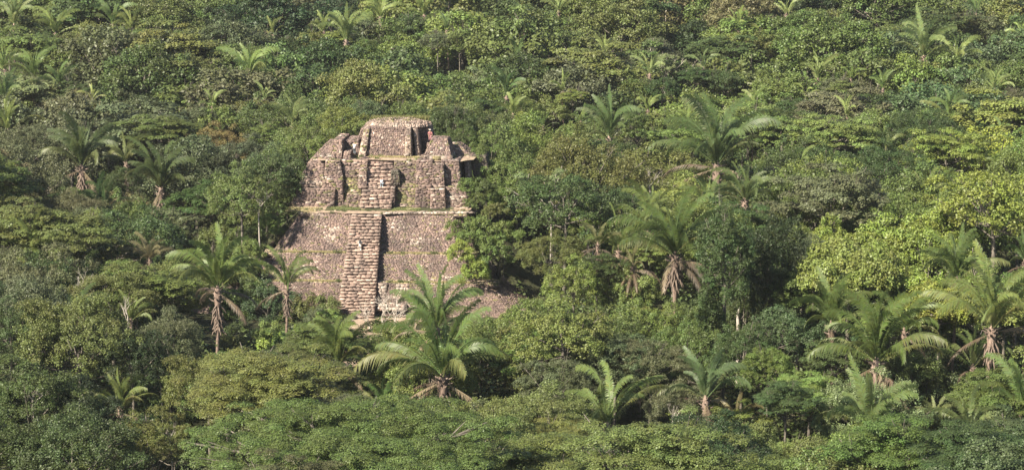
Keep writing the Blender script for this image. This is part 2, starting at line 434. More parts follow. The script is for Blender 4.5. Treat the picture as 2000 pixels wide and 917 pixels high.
P('mask_panel', 44, [
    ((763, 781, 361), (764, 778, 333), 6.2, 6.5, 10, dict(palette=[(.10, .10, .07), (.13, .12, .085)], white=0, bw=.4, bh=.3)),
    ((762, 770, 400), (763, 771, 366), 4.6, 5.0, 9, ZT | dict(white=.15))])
P('right_balustrade', 45, [
    ((757, 812, 400), (766, 812, 358), 5.2, 6.6, 12, ZT | dict(moss=.7, missing=.1)),
    ((768, 828, 360), (770, 826, 314), 7.0, 8.2, 14, dict(moss=.35))])
P('lower_right_wall', 46, [
    ((810, 842, 406), (812, 842, 362), 4.9, 5.2, 14, ZT | dict()),
    ((840, 871, 406), (841, 868, 369), 4.2, 4.5, 14, ZT | dict(wrows=(0,), white=.16)),
    ((866, 915, 402), (868, 912, 383), 5.0, 5.1, 14, ZT | dict(wrows=(0, 1), white=.3)),
    ((842, 913, 384), (844, 905, 364), 5.7, 6.0, 14, dict(white=.12))])
P('upper_right_wall', 47, [
    ((812, 846, 364), (813, 844, 314), 6.3, 6.8, 15, dict(white=.05)),
    ((844, 868, 365), (845, 866, 320), 5.9, 6.4, 15, dict(wrows=(0,),)),
    ((862, 901, 366), (861, 896, 314), 7.0, 7.5, 15, dict(wrows=(1,), white=.12))])
P('pier_and_shaded_recess', 48, [((912, 921, 364), (906, 915, 313), 9.0, 9.5, 12, dict(white=.3)),
                      ((925, 956, 345), (916, 948, 303), 12.2, 12.8, 17, dict(palette=[(.13, .11, .09), (.10, .085, .07)], white=0))])  # second block is the recess, its shade painted in as dark stone
ground_patch('upper_platform', [(-7.6, 7.4), (ut1[0], 8.6), (ut1[1], 8.6), (10.6, 7.6), (12.5, 10), (13, 17), (-9, 17)], Z_U+.02, M_EARTH, temple, 6, .04)
P('left_shoulder', 49, [
    ((636, 668, 318), (650, 668, 274), 9.2, 10.6, 18, dict(z0=Z_U-1.2)),
    ((668, 688, 318), (672, 684, 296), 9.0, 9.6, 14, dict(z0=Z_U-1)),
    ((664, 704, 310), (668, 700, 274), 12.2, 12.7, 18, dict(z0=Z_U-1))])
P('left_slope', 57, [((600, 654, 320), (636, 654, 280), 8.6, 11.4, 16, dict(z0=Z_U-.5))])
P('right_slope', 58, [((874, 934, 314), (872, 897, 283), 12.4, 14.6, 18, dict(z0=Z_U-.5, moss=.3))])
P('right_shoulder', 50, [
    ((827, 883, 313), (828, 882, 304), 8.9, 8.9, 15, dict(white=.9, z0=Z_U-.2, bh=.55, bw=.8, jit=.05)),
    ((828, 881, 305), (843, 874, 270), 9.1, 11.2, 15, dict(bw=.4, bh=.3, vbt=14))])
# the roof mass ---------------------------------------------------------------------------
fine = dict(bw=.24, bh=.20, jit=.06, white=.05, missing=.04, moss=0)
P('roof_mass', 51, [
    ((705, 797, 303), (719, 792, 248), 12.0, 13.6, 20, fine | dict(z0=Z_U-.2)),
    ((690, 846, 303), (706, 838, 250), 16.0, 16.6, 21, fine | dict(z0=Z_U-.2))])
pale = [(.34, .26, .20), (.40, .31, .25), (.29, .22, .175)]
P('side_pier', 52, [((699, 713, 300), (711, 722, 250), 11.4, 13.2, 16.2, dict(white=.15, palette=pale, z0=Z_U-.2))])
P('side_pier', 54, [((790, 803, 313), (793, 802, 251), 11.2, 12.9, 14.6, dict(white=.15, palette=pale, z0=Z_U-.2))])
P('side_pier', 55, [((813, 821, 303), (807, 813, 251), 12.6, 13.8, 16.4, dict(white=.45, palette=pale, z0=Z_U-.2, bw=.4))])
P('side_step', 56, [((832, 858, 302), (834, 853, 279), 14.2, 14.6, 17.5, dict(z0=Z_U-.2))])
def dome():
    m = Masonry(53)
    zt0 = uz(755, 249, 13.6)[1]
    ul, ur = uz(707, 249, 14)[0], uz(838, 252, 15.5)[0]
    uc, ru = (ul+ur)/2, (ur-ul)/2
    ztop = uz(762, 230, 16.8)[1]
    nr, na = 7, 40
    def pt(i, a):
        t = i/nr; rr = math.cos(t*math.pi/2*.96)**.86
        sx = 1+.04*math.sin(3*a)+.03*math.sin(7*a+1)
        return T(uc+ru*1.0*rr*math.cos(a)*sx, 17.4+3.5*rr*math.sin(a)*sx, zt0-.15+(ztop-zt0)*math.sin(t*math.pi/2)+.08*math.sin(5*a+i))
    for i in range(nr):
        for k in range(na):
            a0, a1 = 2*math.pi*k/na, 2*math.pi*(k+1)/na
            m.panel(pt(i, a0), pt(i, a1), pt(i+1, a1), pt(i+1, a0), bw=.35, bh=.3, jit=.10, white=.28 if i < 3 else .05,
                    moss=.0 if i < 4 else .3, palette=[(.38, .285, .23), (.33, .25, .20), (.29, .215, .175)])
    m.hexa([T(uc+a*ru*.7, 17+b*2.6, zt0-1) for a, b in ((-1, -1), (1, -1), (1, 1), (-1, 1))]+[T(uc+a*ru*.5, 17+b*2.0, ztop-.4) for a, b in ((-1, -1), (1, -1), (1, 1), (-1, 1))], (.1, .08, .06))
    m.build('rounded_summit', temple)
dome()

# grass on ledges ---------------------------------------------------------------------------
def grass(name, label, areas, seed, cols, h=(.1, .28)):
    """areas: list of (uL,uR,vF,vB,z,count)"""
    r = np.random.default_rng(seed); V = []; A = []
    for (u0, u1, v0, v1, z, n) in areas:
        u = r.uniform(u0, u1, n); v = r.uniform(v0, v1, n)
        hh = r.uniform(*h, n); an = r.uniform(0, 6.28, n); lean = r.uniform(0, .16, n)
        for k in range(n):
            b = T(u[k], v[k], z); d = Vector((math.cos(an[k]), math.sin(an[k]), 0))
            p = Vector((-d.y, d.x, 0))*.035
            V += [b-p, b+p, b+d*lean[k]+Vector((0, 0, hh[k]))]
            c = r.random(3); A += [c]*3
    o = link(name, new_mesh(name, [tuple(x) for x in V], list(range(len(V))), 3, attrs=np.array(A), mat=M_LEAF), color=cols)
    tag(o, label, kind='stuff', cat='grass')
    return o
grass('grass', 'short green grass on the temple terrace either side of the upper stairway',
      [(-5.5, -1.5, 2.2, 4.8, Z_T+.08, 1600), (2.6, 6.2, 2.0, 4.6, Z_T+.08, 1600)], 3, (.19, .22, .075), (.04, .10))
grass('grass', 'dry yellowish grass along the narrow ledges of the lower temple tiers',
      [(-10.5, -2.2, -4.1, -3.2, z1+.05, 3500), (2.6, 12, -4.1, -3.2, z1+.05, 2500), (-12, -2.5, -7.9, -7.0, z2+.05, 3000), (3, 13.5, -7.9, -7.0, z2+.05, 2000),
       (-11, -7, .5, 4.5, Z_T+.05, 1500), (-1.5, 6, 10.4, 12, Z_U+.1, 2500)], 4, (.33, .29, .14), (.05, .16))
grass('grass', 'dry grass fringe crowning the rounded temple summit', [(uz(720, 235, 17)[0], uz(835, 240, 17)[0], 18.2, 20.3, uz(762, 230, 16.8)[1]-.45, 4000)], 6, (.17, .17, .06), (.2, .6))

r9 = random.Random(99); weeds = []
for _ in range(60):
    k = r9.random(); 
    if k < .3: a = (r9.uniform(-11, 12), -3.9, z1)
    elif k < .5: a = (r9.uniform(-13, 14), -7.7, z2)
    elif k < .75: a = (r9.uniform(-8.5, 12), r9.uniform(-.3, 4.5), Z_T)
    else: a = (r9.uniform(-7, 10), r9.uniform(8, 12), Z_U)
    weeds.append((a[0]-.3, a[0]+.3, a[1]-.2, a[1]+.2, a[2]+.05, r9.randint(25, 70)))
grass('grass', 'scattered dark weeds rooted in the joints and corners of the temple', weeds, 12, (.10, .125, .045), (.12, .42))
# ------------------------------------------------------------------ foliage
def leaves_mesh(name, Pp, Nn, S, A, rng, mat, aspect=.62, fold=.18, curl=0):
    n = len(Pp)
    R = rng.normal(size=(n, 3)); Nn = Nn/np.linalg.norm(Nn, axis=1, keepdims=True)
    t = np.cross(R, Nn); t /= np.linalg.norm(t, axis=1, keepdims=True)+1e-9
    b = np.cross(Nn, t); S = S[:, None]
    V = np.empty((n, 4, 3), dtype=np.float32)
    V[:, 0] = Pp - t*S*.5; V[:, 2] = Pp + t*S*.5 - Nn*S*curl
    V[:, 1] = Pp + b*S*.5*aspect - Nn*S*fold; V[:, 3] = Pp - b*S*.5*aspect - Nn*S*fold
    return new_mesh(name, V.reshape(-1, 3), np.arange(n*4), 4, attrs=np.repeat(A, 4, axis=0), mat=mat)

def tube(V, Fq, pts, rad, sides=5):
    """append a tapered tube"""
    base = len(V); k = len(pts)
    for i, p in enumerate(pts):
        d = (pts[min(i+1, k-1)]-pts[max(i-1, 0)])
        d = d.normalized() if d.length > 1e-6 else Vector((0, 0, 1))
        a = d.orthogonal().normalized(); b = d.cross(a)
        for s in range(sides):
            an = 2*math.pi*s/sides
            V.append(tuple(p + (a*math.cos(an)+b*math.sin(an))*rad[i]))
    for i in range(k-1):
        for s in range(sides):
            s2 = (s+1) % sides
            Fq += [base+i*sides+s, base+i*sides+s2, base+(i+1)*sides+s2, base+(i+1)*sides+s]

def crown(name, seed, R=6.0, Hh=4.5, lobes=38, lr=(1.3, 2.2), lflat=.7, sub=16, subr=.45, leaf=26, size=.28, up=.6, rnd=.6,
          low=-.25, core=.6, outl=.25, bark=None, trunk_r=.28, hang=0.0, lean=.0, limbs=14, aspect=.62, shell=(.72, 1.0)):
    """returns (crown mesh, trunk mesh). Crown centred on the point the limbs start from."""
    rng = np.random.default_rng(seed); rr = random.Random(seed)
    C = []; tries = 0
    ph = rng.uniform(0, 6.28, 4)
    while len(C) < lobes and tries < 6000:
        tries += 1
        d = rng.normal(size=3); d /= np.linalg.norm(d)
        if d[2] < low: continue
        a = math.atan2(d[1], d[0])
        out = 1 + outl*(math.sin(2*a+ph[0])*.5+math.sin(3*a+ph[1])*.4+math.sin(5*a+ph[2])*.3)
        q = rng.uniform(*shell)*out
        if rng.random() < .14: q *= rng.uniform(1.05, 1.25)
        c = np.array([d[0]*R*q, d[1]*R*q, d[2]*Hh*q])
        r = rng.uniform(*lr)*(1 if d[2] > 0 else .85)
        if all(np.linalg.norm((c-c2)/np.array([1, 1, .8])) > (r+r2)*core for c2, r2 in C): C.append((c, r))
    PP = []; NN = []; SS = []; AA = []
    for c, r in C:
        ns = max(5, int(sub*(r/np.mean(lr))**2*rng.uniform(.8, 1.2)))
        d = rng.normal(size=(ns*2, 3)); d /= np.linalg.norm(d, axis=1, keepdims=True)
        oc = c/np.array([R, R, Hh]); 
        d[:, 2] = np.where(d[:, 2] < -.35, -d[:, 2], d[:, 2])
        d = d[(d @ (oc/ (np.linalg.norm(oc)+1e-6)) > -.55)][:ns]; ns = len(d)
        q = rng.uniform(.75, 1.08, (ns, 1))
        sp = c + d*q*r*np.array([1, 1, lflat])
        if hang: sp[:, 2] -= hang*rng.random(ns)**2*r*2
        lv = rng.random()
        for k in range(ns):
            nl = max(4, int(leaf*rng.uniform(.6, 1.4)))
            off = rng.normal(size=(nl, 3))*subr*np.array([.62, .62, .62*lflat**.5])
            PP.append(sp[k]+off)
            nn = d[k]*.45 + np.array([0, 0, up]) + rng.normal(size=(nl, 3))*rnd + off/subr*.35
            NN.append(nn); SS.append(rng.uniform(.7, 1.3, nl)*size)
            A = np.empty((nl, 3)); A[:, 0] = np.clip(lv*.6+rng.random()*.4, 0, 1); A[:, 1] = rng.random(nl); A[:, 2] = rng.random(nl); AA.append(A)
    Pp = np.concatenate(PP)
    cm = leaves_mesh(name, Pp, np.concatenate(NN), np.concatenate(SS), np.concatenate(AA), rng, M_LEAF, aspect=aspect)
    V = []; Fq = []
    top = Vector((lean*R*.3, 0, -Hh*.15))
    tube(V, Fq, [Vector((0, 0, -20)), Vector((.15, .1, -12)), Vector((-.1, .15, -5)), Vector((0, 0, -Hh*.5)), top], [trunk_r*1.2, trunk_r, trunk_r*.9, trunk_r*.8, trunk_r*.6], 7)
    for (c, r) in rr.sample(C, min(limbs, len(C))):
        e = Vector(c); s_ = Vector((0, 0, -Hh*rr.uniform(.15, .7)))
        mid = s_.lerp(e, .5)+Vector((rr.uniform(-.5, .5), rr.uniform(-.5, .5), -rr.uniform(0, .6)))
        tube(V, Fq, [s_, mid, e, e+(e-mid)*.25], [trunk_r*.5, trunk_r*.32, trunk_r*.2, .03], 4)
        for _ in range(3):
            q = e+Vector((rr.uniform(-1, 1), rr.uniform(-1, 1), rr.uniform(-.2, .8)))*r*.9
            tube(V, Fq, [mid.lerp(e, .6), q], [trunk_r*.2, .025], 3)
    return cm, new_mesh(name+'_trunk', V, Fq, 4, mat=bark or M_BARK, smooth=True)

LIB = {}
def make_library():
    L = {}
    L['round'] = [crown('crown', 100+i, R=6, Hh=4.6, low=-.5, lobes=52, lr=(1.0, 2.2), lflat=.75, sub=15, subr=.42, leaf=27, size=0.296, up=.5, rnd=.5) for i in range(5)]
    L['round_near'] = [crown('crown', 120+i, R=6, Hh=4.8, low=-.5, lobes=72, lr=(.9, 1.9), lflat=.75, sub=22, subr=.32, leaf=33, size=0.195, up=.5, rnd=.5) for i in range(4)]
    L['round_far'] = [crown('crown', 130+i, R=6, Hh=4.6, low=-.4, lobes=38, lr=(1.2, 2.4), lflat=.7, sub=11, subr=.6, leaf=22, size=0.484, up=.5, rnd=.45) for i in range(5)]
    L['layered'] = [crown('crown', 140+i, R=6.5, Hh=3.6, lobes=68, lr=(.9, 1.9), lflat=.22, sub=14, subr=.42, leaf=27, size=0.282, up=1.2, rnd=.35, low=-.35, core=.46, shell=(.45, 1)) for i in range(4)]
    L['layered_near'] = [crown('crown', 160+i, R=6.5, Hh=3.8, lobes=110, lr=(.7, 1.6), lflat=.22, sub=18, subr=.34, leaf=33, size=0.175, up=1.2, rnd=.35, low=-.1, core=.40, shell=(.4, 1)) for i in range(3)]
    L['layered_far'] = [crown('crown', 170+i, R=6.5, Hh=3.6, lobes=52, lr=(1.1, 2.1), lflat=.22, sub=10, subr=.6, leaf=22, size=0.470, up=1.2, rnd=.35, low=-.1, core=.46, shell=(.45, 1)) for i in range(4)]
    L['fine'] = [crown('crown', 180+i, R=6, Hh=4.4, low=-.5, lobes=95, lr=(.7, 1.5), lflat=.75, sub=13, subr=.34, leaf=33, size=0.188, up=.4, rnd=.7, core=.44) for i in range(4)]
    L['fine_far'] = [crown('crown', 190+i, R=6, Hh=4.2, low=-.4, lobes=62, lr=(.9, 1.7), lflat=.7, sub=10, subr=.46, leaf=26, size=0.336, up=.4, rnd=.6, core=.46) for i in range(4)]
    L['open'] = [crown('crown', 200+i, R=5.5, Hh=4.4, lobes=38, lr=(.6, 1.3), lflat=.4, sub=13, subr=.36, leaf=25, size=0.269, up=1.0, rnd=.4, core=.6, bark=M_PALE, trunk_r=.14, limbs=30, shell=(.35, 1.0)) for i in range(3)]
    L['vine'] = [crown('crown', 220+i, R=4.0, Hh=7.0, lobes=76, lr=(.7, 1.5), lflat=1.1, sub=18, subr=.36, leaf=27, size=0.255, up=.35, rnd=.45, low=-.95, core=.45, hang=.9) for i in range(3)]
    L['bush'] = [crown('crown', 240+i, R=3.0, Hh=2.3, lobes=34, lr=(.5, 1.1), lflat=.85, sub=13, subr=.28, leaf=26, size=0.222, up=.5, rnd=.5, low=-.4, core=.5, trunk_r=.08) for i in range(4)]
    L['bigleaf'] = [crown('crown', 260+i, R=3.6, Hh=3.2, lobes=34, lr=(.5, 1.1), lflat=.7, sub=13, subr=.42, leaf=17, size=0.370, up=.7, rnd=.5, low=-.4, core=.55, trunk_r=.1, aspect=.75) for i in range(3)]
    L['blanket'] = [crown('crown', 280+i, R=7.5, Hh=3.4, lobes=100, lr=(.8, 1.6), lflat=.7, sub=15, subr=.42, leaf=25, size=0.309, up=.5, rnd=.5, core=.42, hang=.25, aspect=.8) for i in range(2)]
    return L
LIB = make_library()
FAR = dict(round='round_far', layered='layered_far', fine='fine_far')
RAD = dict(round=7.2, round_near=7.0, layered=7.6, layered_near=7.4, fine=6.8, open=6.2, vine=5.0, bush=3.6, bigleaf=4.3, blanket=8.5)
TOPH = dict(round=5.6, round_near=5.6, layered=3.2, layered_near=3.2, fine=4.4, open=4.8, vine=8.4, bush=2.9, bigleaf=3.9, blanket=4.4)

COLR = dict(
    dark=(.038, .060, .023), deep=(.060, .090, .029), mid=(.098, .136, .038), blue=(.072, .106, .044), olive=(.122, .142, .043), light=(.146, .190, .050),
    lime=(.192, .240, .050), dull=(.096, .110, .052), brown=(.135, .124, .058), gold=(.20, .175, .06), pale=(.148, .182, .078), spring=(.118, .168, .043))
WORD = dict(dark='very dark green', deep='deep green', mid='mid green', blue='bluish green', olive='olive green', light='light green', lime='bright lime green',
            dull='dull grey-green', brown='brownish green', gold='yellow-brown', pale='pale grey-green', spring='fresh green')
TEX = dict(round='rounded', round_near='rounded', layered='layered', layered_near='layered', fine='fine-leaved', open='open-branched',
           vine='vine-draped', bush='leafy', bigleaf='broad-leaved', blanket='creeper-blanketed')
NAME = dict(round='broadleaf_tree', round_near='broadleaf_tree', layered='spreading_tree', layered_near='spreading_tree', fine='fine_leaved_tree', open='open_branched_tree',
            vine='vine_covered_tree', bush='bush', bigleaf='large_leaved_shrub', blanket='creeper_covered_tree')
CAT = dict(bush='bush', bigleaf='shrub')
GRP = dict(broadleaf_tree='rounded trees of the jungle canopy', spreading_tree='layered trees of the jungle canopy', fine_leaved_tree='fine leaved trees of the jungle canopy',
           open_branched_tree='pale limbed trees of the jungle', vine_covered_tree='vine covered trees of the jungle', bush='bushes in and around the temple clearing', large_leaved_shrub='large leaved shrubs',
           creeper_covered_tree='trees blanketed in creeper')
SKIP = set([61,163,206,208,209,210,212,213,220,223,227,229,270,271,273,275,276,279,285,295,300,305,316,353,359,365,381,386,387,394,402,410,417,420,431,440,441,480,488,499,508,512,524,567,574,623,650,651,652,665,666,667,668,669,670,671,672,673,674,678,682,683,684,685,686,687,688,689,690,691,692,693,694,695,696,697,698,699,700,701,702,703,704,705,706,707,708,709,710,711,712,713,715,716,717,718,719,720,721,722,723,724,725,726,727,728,729,730,731,732,733,734,735,736,737,738,739,740,741,742,743,744,745,746])      # plants wholly hidden behind others
LAB = []
def later(root, desc, px, py, size): LAB.append((root, desc, px, py, size))

TREES = []      # (id, style, x, y, ztop, radius, colour)
counter = [0]
def sun_limit(x, y, ztop, radius):
    """lowest tops where a taller tree would shade the temple front"""
    best = ztop
    for e in (-.7, 0, .7):
        u0, v0 = Tinv(x+e*radius, y)
        su = SUN_DIR.x*CP + SUN_DIR.y*SP; sv = -SUN_DIR.x*SP + SUN_DIR.y*CP
        for vf, zc in ((-10, 3.5), (-5, 7), (0, 13), (6, 15), (12, 19)):
            t = (v0-vf)/sv
            if t <= 0: continue
            u = u0 - su*t
            if -9 < u < 14: best = min(best, zc + SUN_DIR.z*t)
    return best
def put_tree(style, colr, x, y, ztop, radius, rng, sz=None):
    if style not in ('bush', 'bigleaf'):
        zl = sun_limit(x, y, ztop, radius)
        if zl < ztop: ztop = max(zl, ground(x, y)+4)
    counter[0] += 1; tid = counter[0]
    var = rng.randrange(3); rot = rng.uniform(0, 6.28); jit = [rng.uniform(.86, 1.16) for _ in range(4)]
    kzr = rng.uniform(.85, 1.2)
    if tid in SKIP: return None
    k = radius/RAD[style]
    mesh_style = FAR.get(style, style) if y > 350 else style
    kz = k*(sz or kzr)
    pool = LIB[mesh_style]; cm, tm = pool[(var+tid) % len(pool)]
    g = ground(x, y); hc = ztop - TOPH[style]*kz - g
    px, py, s = proj((x, y, ztop-radius*.4))
    nm = NAME[style]
    root = link(nm, None, loc=(x, y, g))
    c = COLR[colr]; c = (c[0]*jit[0]**.6, c[1]*jit[1]**.25, c[2]*jit[2]**.5); 
    c = tuple(q*jit[3] for q in c)
    desc = f'{WORD[colr]} {TEX[style]} ' + ('shrub' if style == 'bigleaf' else 'bush' if style == 'bush' else 'tree')
    tag(root, None, CAT.get(style, 'tree'), GRP[nm]); later(root, desc, px, py, radius*s)
    link('crown', cm, root, (0, 0, hc), (0, 0, rot), (k, k, kz), c)
    link('trunk', tm, root, (0, 0, hc), (0, 0, rot), (k, k, max(kz, (hc+.5)/20)))
    root['tid'] = tid
    return root

# ------------------------------------------------------------------ palms
def frond(name, seed, phi0, dphi, twist, leafl=.122, droop=.9, n=60, ragged=.2, curl_side=0.0):
    rng = random.Random(seed); V = []; Fq = []
    pts = []; p = Vector((0, 0, 0)); K = 26
    for i in range(K+1):
        s = i/K; phi = phi0 + dphi*s**2.1; az = curl_side*s*s
        pts.append(p.copy()); d = Vector((math.sin(phi)*math.cos(az), math.sin(phi)*math.sin(az), math.cos(phi))); p = p + d/K
    tube(V, Fq, pts[::2]+[pts[-1]], [max(.0012, .009*(1-i/14)) for i in range(len(pts[::2])+1)], 4)
    nr = len(V); A = [(.9, .9, .2)]*nr
    for i in range(n):
        s = .14 + .86*(i/(n-1))**.95; f = s*K; a = min(K-1, int(f)); b = pts[a].lerp(pts[a+1], f-a)
        tg = (pts[a+1]-pts[a]).normalized()
        side0 = Vector((0, 1, 0)); side0 = (side0 - tg*side0.dot(tg)).normalized()
        nrm = side0.cross(tg)*-1
        tw = twist*sstep(.1, .7, s)
        for sg in (-1, 1):
            sv = (side0*math.cos(tw)+nrm*math.sin(tw))*sg
            L = leafl*(math.sin(math.pi*min(1, (s-.06)*1.02))**.55*.95+.10)*rng.uniform(.85, 1.1)
            if rng.random() < ragged: L *= rng.uniform(.3, .7)
            fw = .6+.6*s
            d = (sv + tg*fw + nrm*rng.uniform(-.05, .22)).normalized()
            w_ = .0056
            wv = tg*w_
            m1 = b + d*L*.5; dn = Vector((0, 0, -1))*droop*L
            m1 += dn*.18; e = b + d*L*.93 + dn*.75*rng.uniform(.7, 1.3)
            k = len(V); V += [tuple(b-wv), tuple(b+wv), tuple(m1+wv*1.15), tuple(m1-wv*1.15), tuple(e)]
            Fq += [k, k+1, k+2, k+3, k+3, k+2, k+4, k+4]
            A += [(rng.random(), rng.random(), rng.random())]*5
    # mixed quads/tris through degenerate quads: turn into proper mesh via from_pydata
    me = bpy.data.meshes.new(name); faces = []
    for i in range(0, len(Fq), 4):
        q = Fq[i:i+4]; faces.append(q if q[2] != q[3] else q[:3])
    me.from_pydata(V, [], faces); me.update()
    at_ = me.attributes.new('tone', 'FLOAT_COLOR', 'POINT')
    at_.data.foreach_set('color', np.array([(*a, 1) for a in A], dtype=np.float32).ravel())
    me.materials.append(M_FROND)
    return me
FR = {
    'erect': [frond('frond', 300+i, math.radians(5+6*i), math.radians(50+18*i), 1.35 if i % 2 else -1.25, droop=.4, curl_side=.25*(i-1)) for i in range(4)],
    'arch': [frond('frond', 310+i, math.radians(24+6*i), math.radians(80+16*i), 1.15 if i % 2 else -1.1, droop=.75, curl_side=.3*(1-i)) for i in range(4)],
    'spread': [frond('frond', 320+i, math.radians(42+6*i), math.radians(72+12*i), .7*(1 if i % 2 else -1), droop=1.0) for i in range(3)],
    'dead': [frond('frond', 330+i, math.radians(88+12*i), math.radians(75-10*i), .3, leafl=.12, droop=1.0, ragged=.35) for i in range(3)],
}
def palm_trunk(seed, rough=1.0):
    """stout trunk; top at z=0, runs down 14 m; shaggy old leaf bases below the crown"""
    r = random.Random(seed); V = []; Fq = []
    zs = [-14, -10, -6, -4, -2.6, -1.5, -.6, 0, .5]; rad = [.24, .21, .21, .23, .3, .42, .46, .34, .12]
    bend = [Vector((math.sin(z*.14+seed)*.35-math.sin(seed)*.35, math.cos(z*.11+seed)*.25-math.cos(seed)*.25, z)) for z in zs]
    tube(V, Fq, bend, rad, 10)
    me = new_mesh('trunk', V, Fq, 4, mat=M_PALMTRUNK, smooth=True)
    V = []; Fq = []
    for i in range(46):
        a = i*2.4; z = -.1 - i*.055*rough; R0 = .33
        d = Vector((math.cos(a), math.sin(a), 0)); b = Vector((0, 0, z))+d*R0
        L = r.uniform(.5, 1.3)
        tip = b + d*r.uniform(.15, .75) + Vector((0, 0, r.uniform(.15, .5) if i < 16 else -L))
        side = Vector((-d.y, d.x, 0))
        tube(V, Fq, [b-d*.1, b.lerp(tip, .5)+d*.08, tip], [.13, .10, .03], 4)
    bo = new_mesh('leaf_bases', V, Fq, 4, mat=M_BOOT)
    return me, bo
PT = [palm_trunk(i, 1+.5*i) for i in range(3)]
PALMS = []; HUBS = []
GREEN = [(.110, .152, .042), (.094, .134, .040), (.128, .168, .048), (.084, .124, .042), (.14, .176, .052)]
DEADC = [(.19, .145, .09), (.15, .11, .075), (.26, .205, .135), (.11, .085, .06), (.17, .125, .085)]
def palm(px, py, R, hz, n=17, dead=2, erect=.45, col=None, seed=0, what='', spread=1.0, L=None, tr=.3, keep=0):
    """hub seen at px,py; fronds R picture units long; hub hz metres above the ground"""
    Y = 300.0; hz += .5 if py < 270 else 0
    for _ in range(14):
        p = at(px, py, Y); tgt = ground(p.x, Y)+hz
        d = ray(px, py); Y = Y*.4 + .6*((tgt-H)/d[2]*d[1])
        Y = max(120, min(640, Y))
    p = at(px, py, Y); s = proj(p)[2]; Lf = R/s*1.27
    rng = random.Random(seed*7+int(px*3+py)); g = ground(p.x, p.y)
    PALMS.append((px, py, R, Y, keep)); HUBS.append((p.x, p.y, p.z, Lf, keep, hz, px, py))
    counter[0] += 1; tid = counter[0]
    if tid in SKIP: return
    root = link('cohune_palm', None, loc=(p.x, p.y, g)); hub = p.z-g
    root['tid'] = tid
    tag(root, what or None, 'palm', 'palms rising through the jungle')
    if not what: later(root, 'palm with %s fronds' % ('upright' if erect > .55 else 'arching'), px, py-R*.4, R)
    k = Lf/7.5
    tm, bo = PT[rng.randrange(3)]; rz = rng.uniform(0, 6)
    link('trunk', tm, root, (0, 0, hub), (0, 0, rz), (k*.95, k*.95, max(k, (hub+.6)/14)))
    link('leaf_base_collar', bo, root, (0, 0, hub), (0, 0, rz), (k*.95, k*.95, k))
    base = tuple(q*1.2 for q in col) if col else rng.choice(GREEN); erect = min(.92, erect+.14)
    rng.random()
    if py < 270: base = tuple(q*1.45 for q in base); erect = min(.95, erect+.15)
    a = rng.uniform(0, 6.28)
    n = int(n*rng.uniform(1.2, 1.5)); bias = rng.uniform(-.12, .10); dead += (1 if py > 450 else 0); erect = max(.1, min(.95, erect+rng.uniform(-.18, .15)))
    root.rotation_euler = (rng.uniform(-.05, .05), rng.uniform(-.06, .06), 0) if not keep else (0, 0, 0)
    for i in range(n):
        t = (i+.5)/n; a += 2.39996+rng.uniform(-.25, .25)
        if t < erect: cl = 'erect'
        elif t < erect+(1-erect)*.6: cl = 'arch'
        else: cl = 'spread'
        me = FR[cl][rng.randrange(len(FR[cl]))]; sc_ = Lf*rng.uniform(.74, 1.12)*(.85 if t < .1 else 1)
        if rng.random() < .06: continue
        q = rng.uniform(.85, 1.15); yel = max(0, t-.6)*rng.uniform(0, 1.4)
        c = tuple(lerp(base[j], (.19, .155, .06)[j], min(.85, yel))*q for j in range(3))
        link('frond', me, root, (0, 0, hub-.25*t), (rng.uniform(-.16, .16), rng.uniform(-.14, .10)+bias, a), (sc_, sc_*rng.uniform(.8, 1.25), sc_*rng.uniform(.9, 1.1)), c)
    for i in range(dead):
        me = FR['dead'][rng.randrange(3)]; sc_ = Lf*rng.uniform(.6, .95)
        link('dead_frond', me, root, (0, 0, hub-.5), (0, rng.uniform(-.2, .2), rng.uniform(0, 6.28)), (sc_, sc_, sc_), rng.choice(DEADC))
    return root

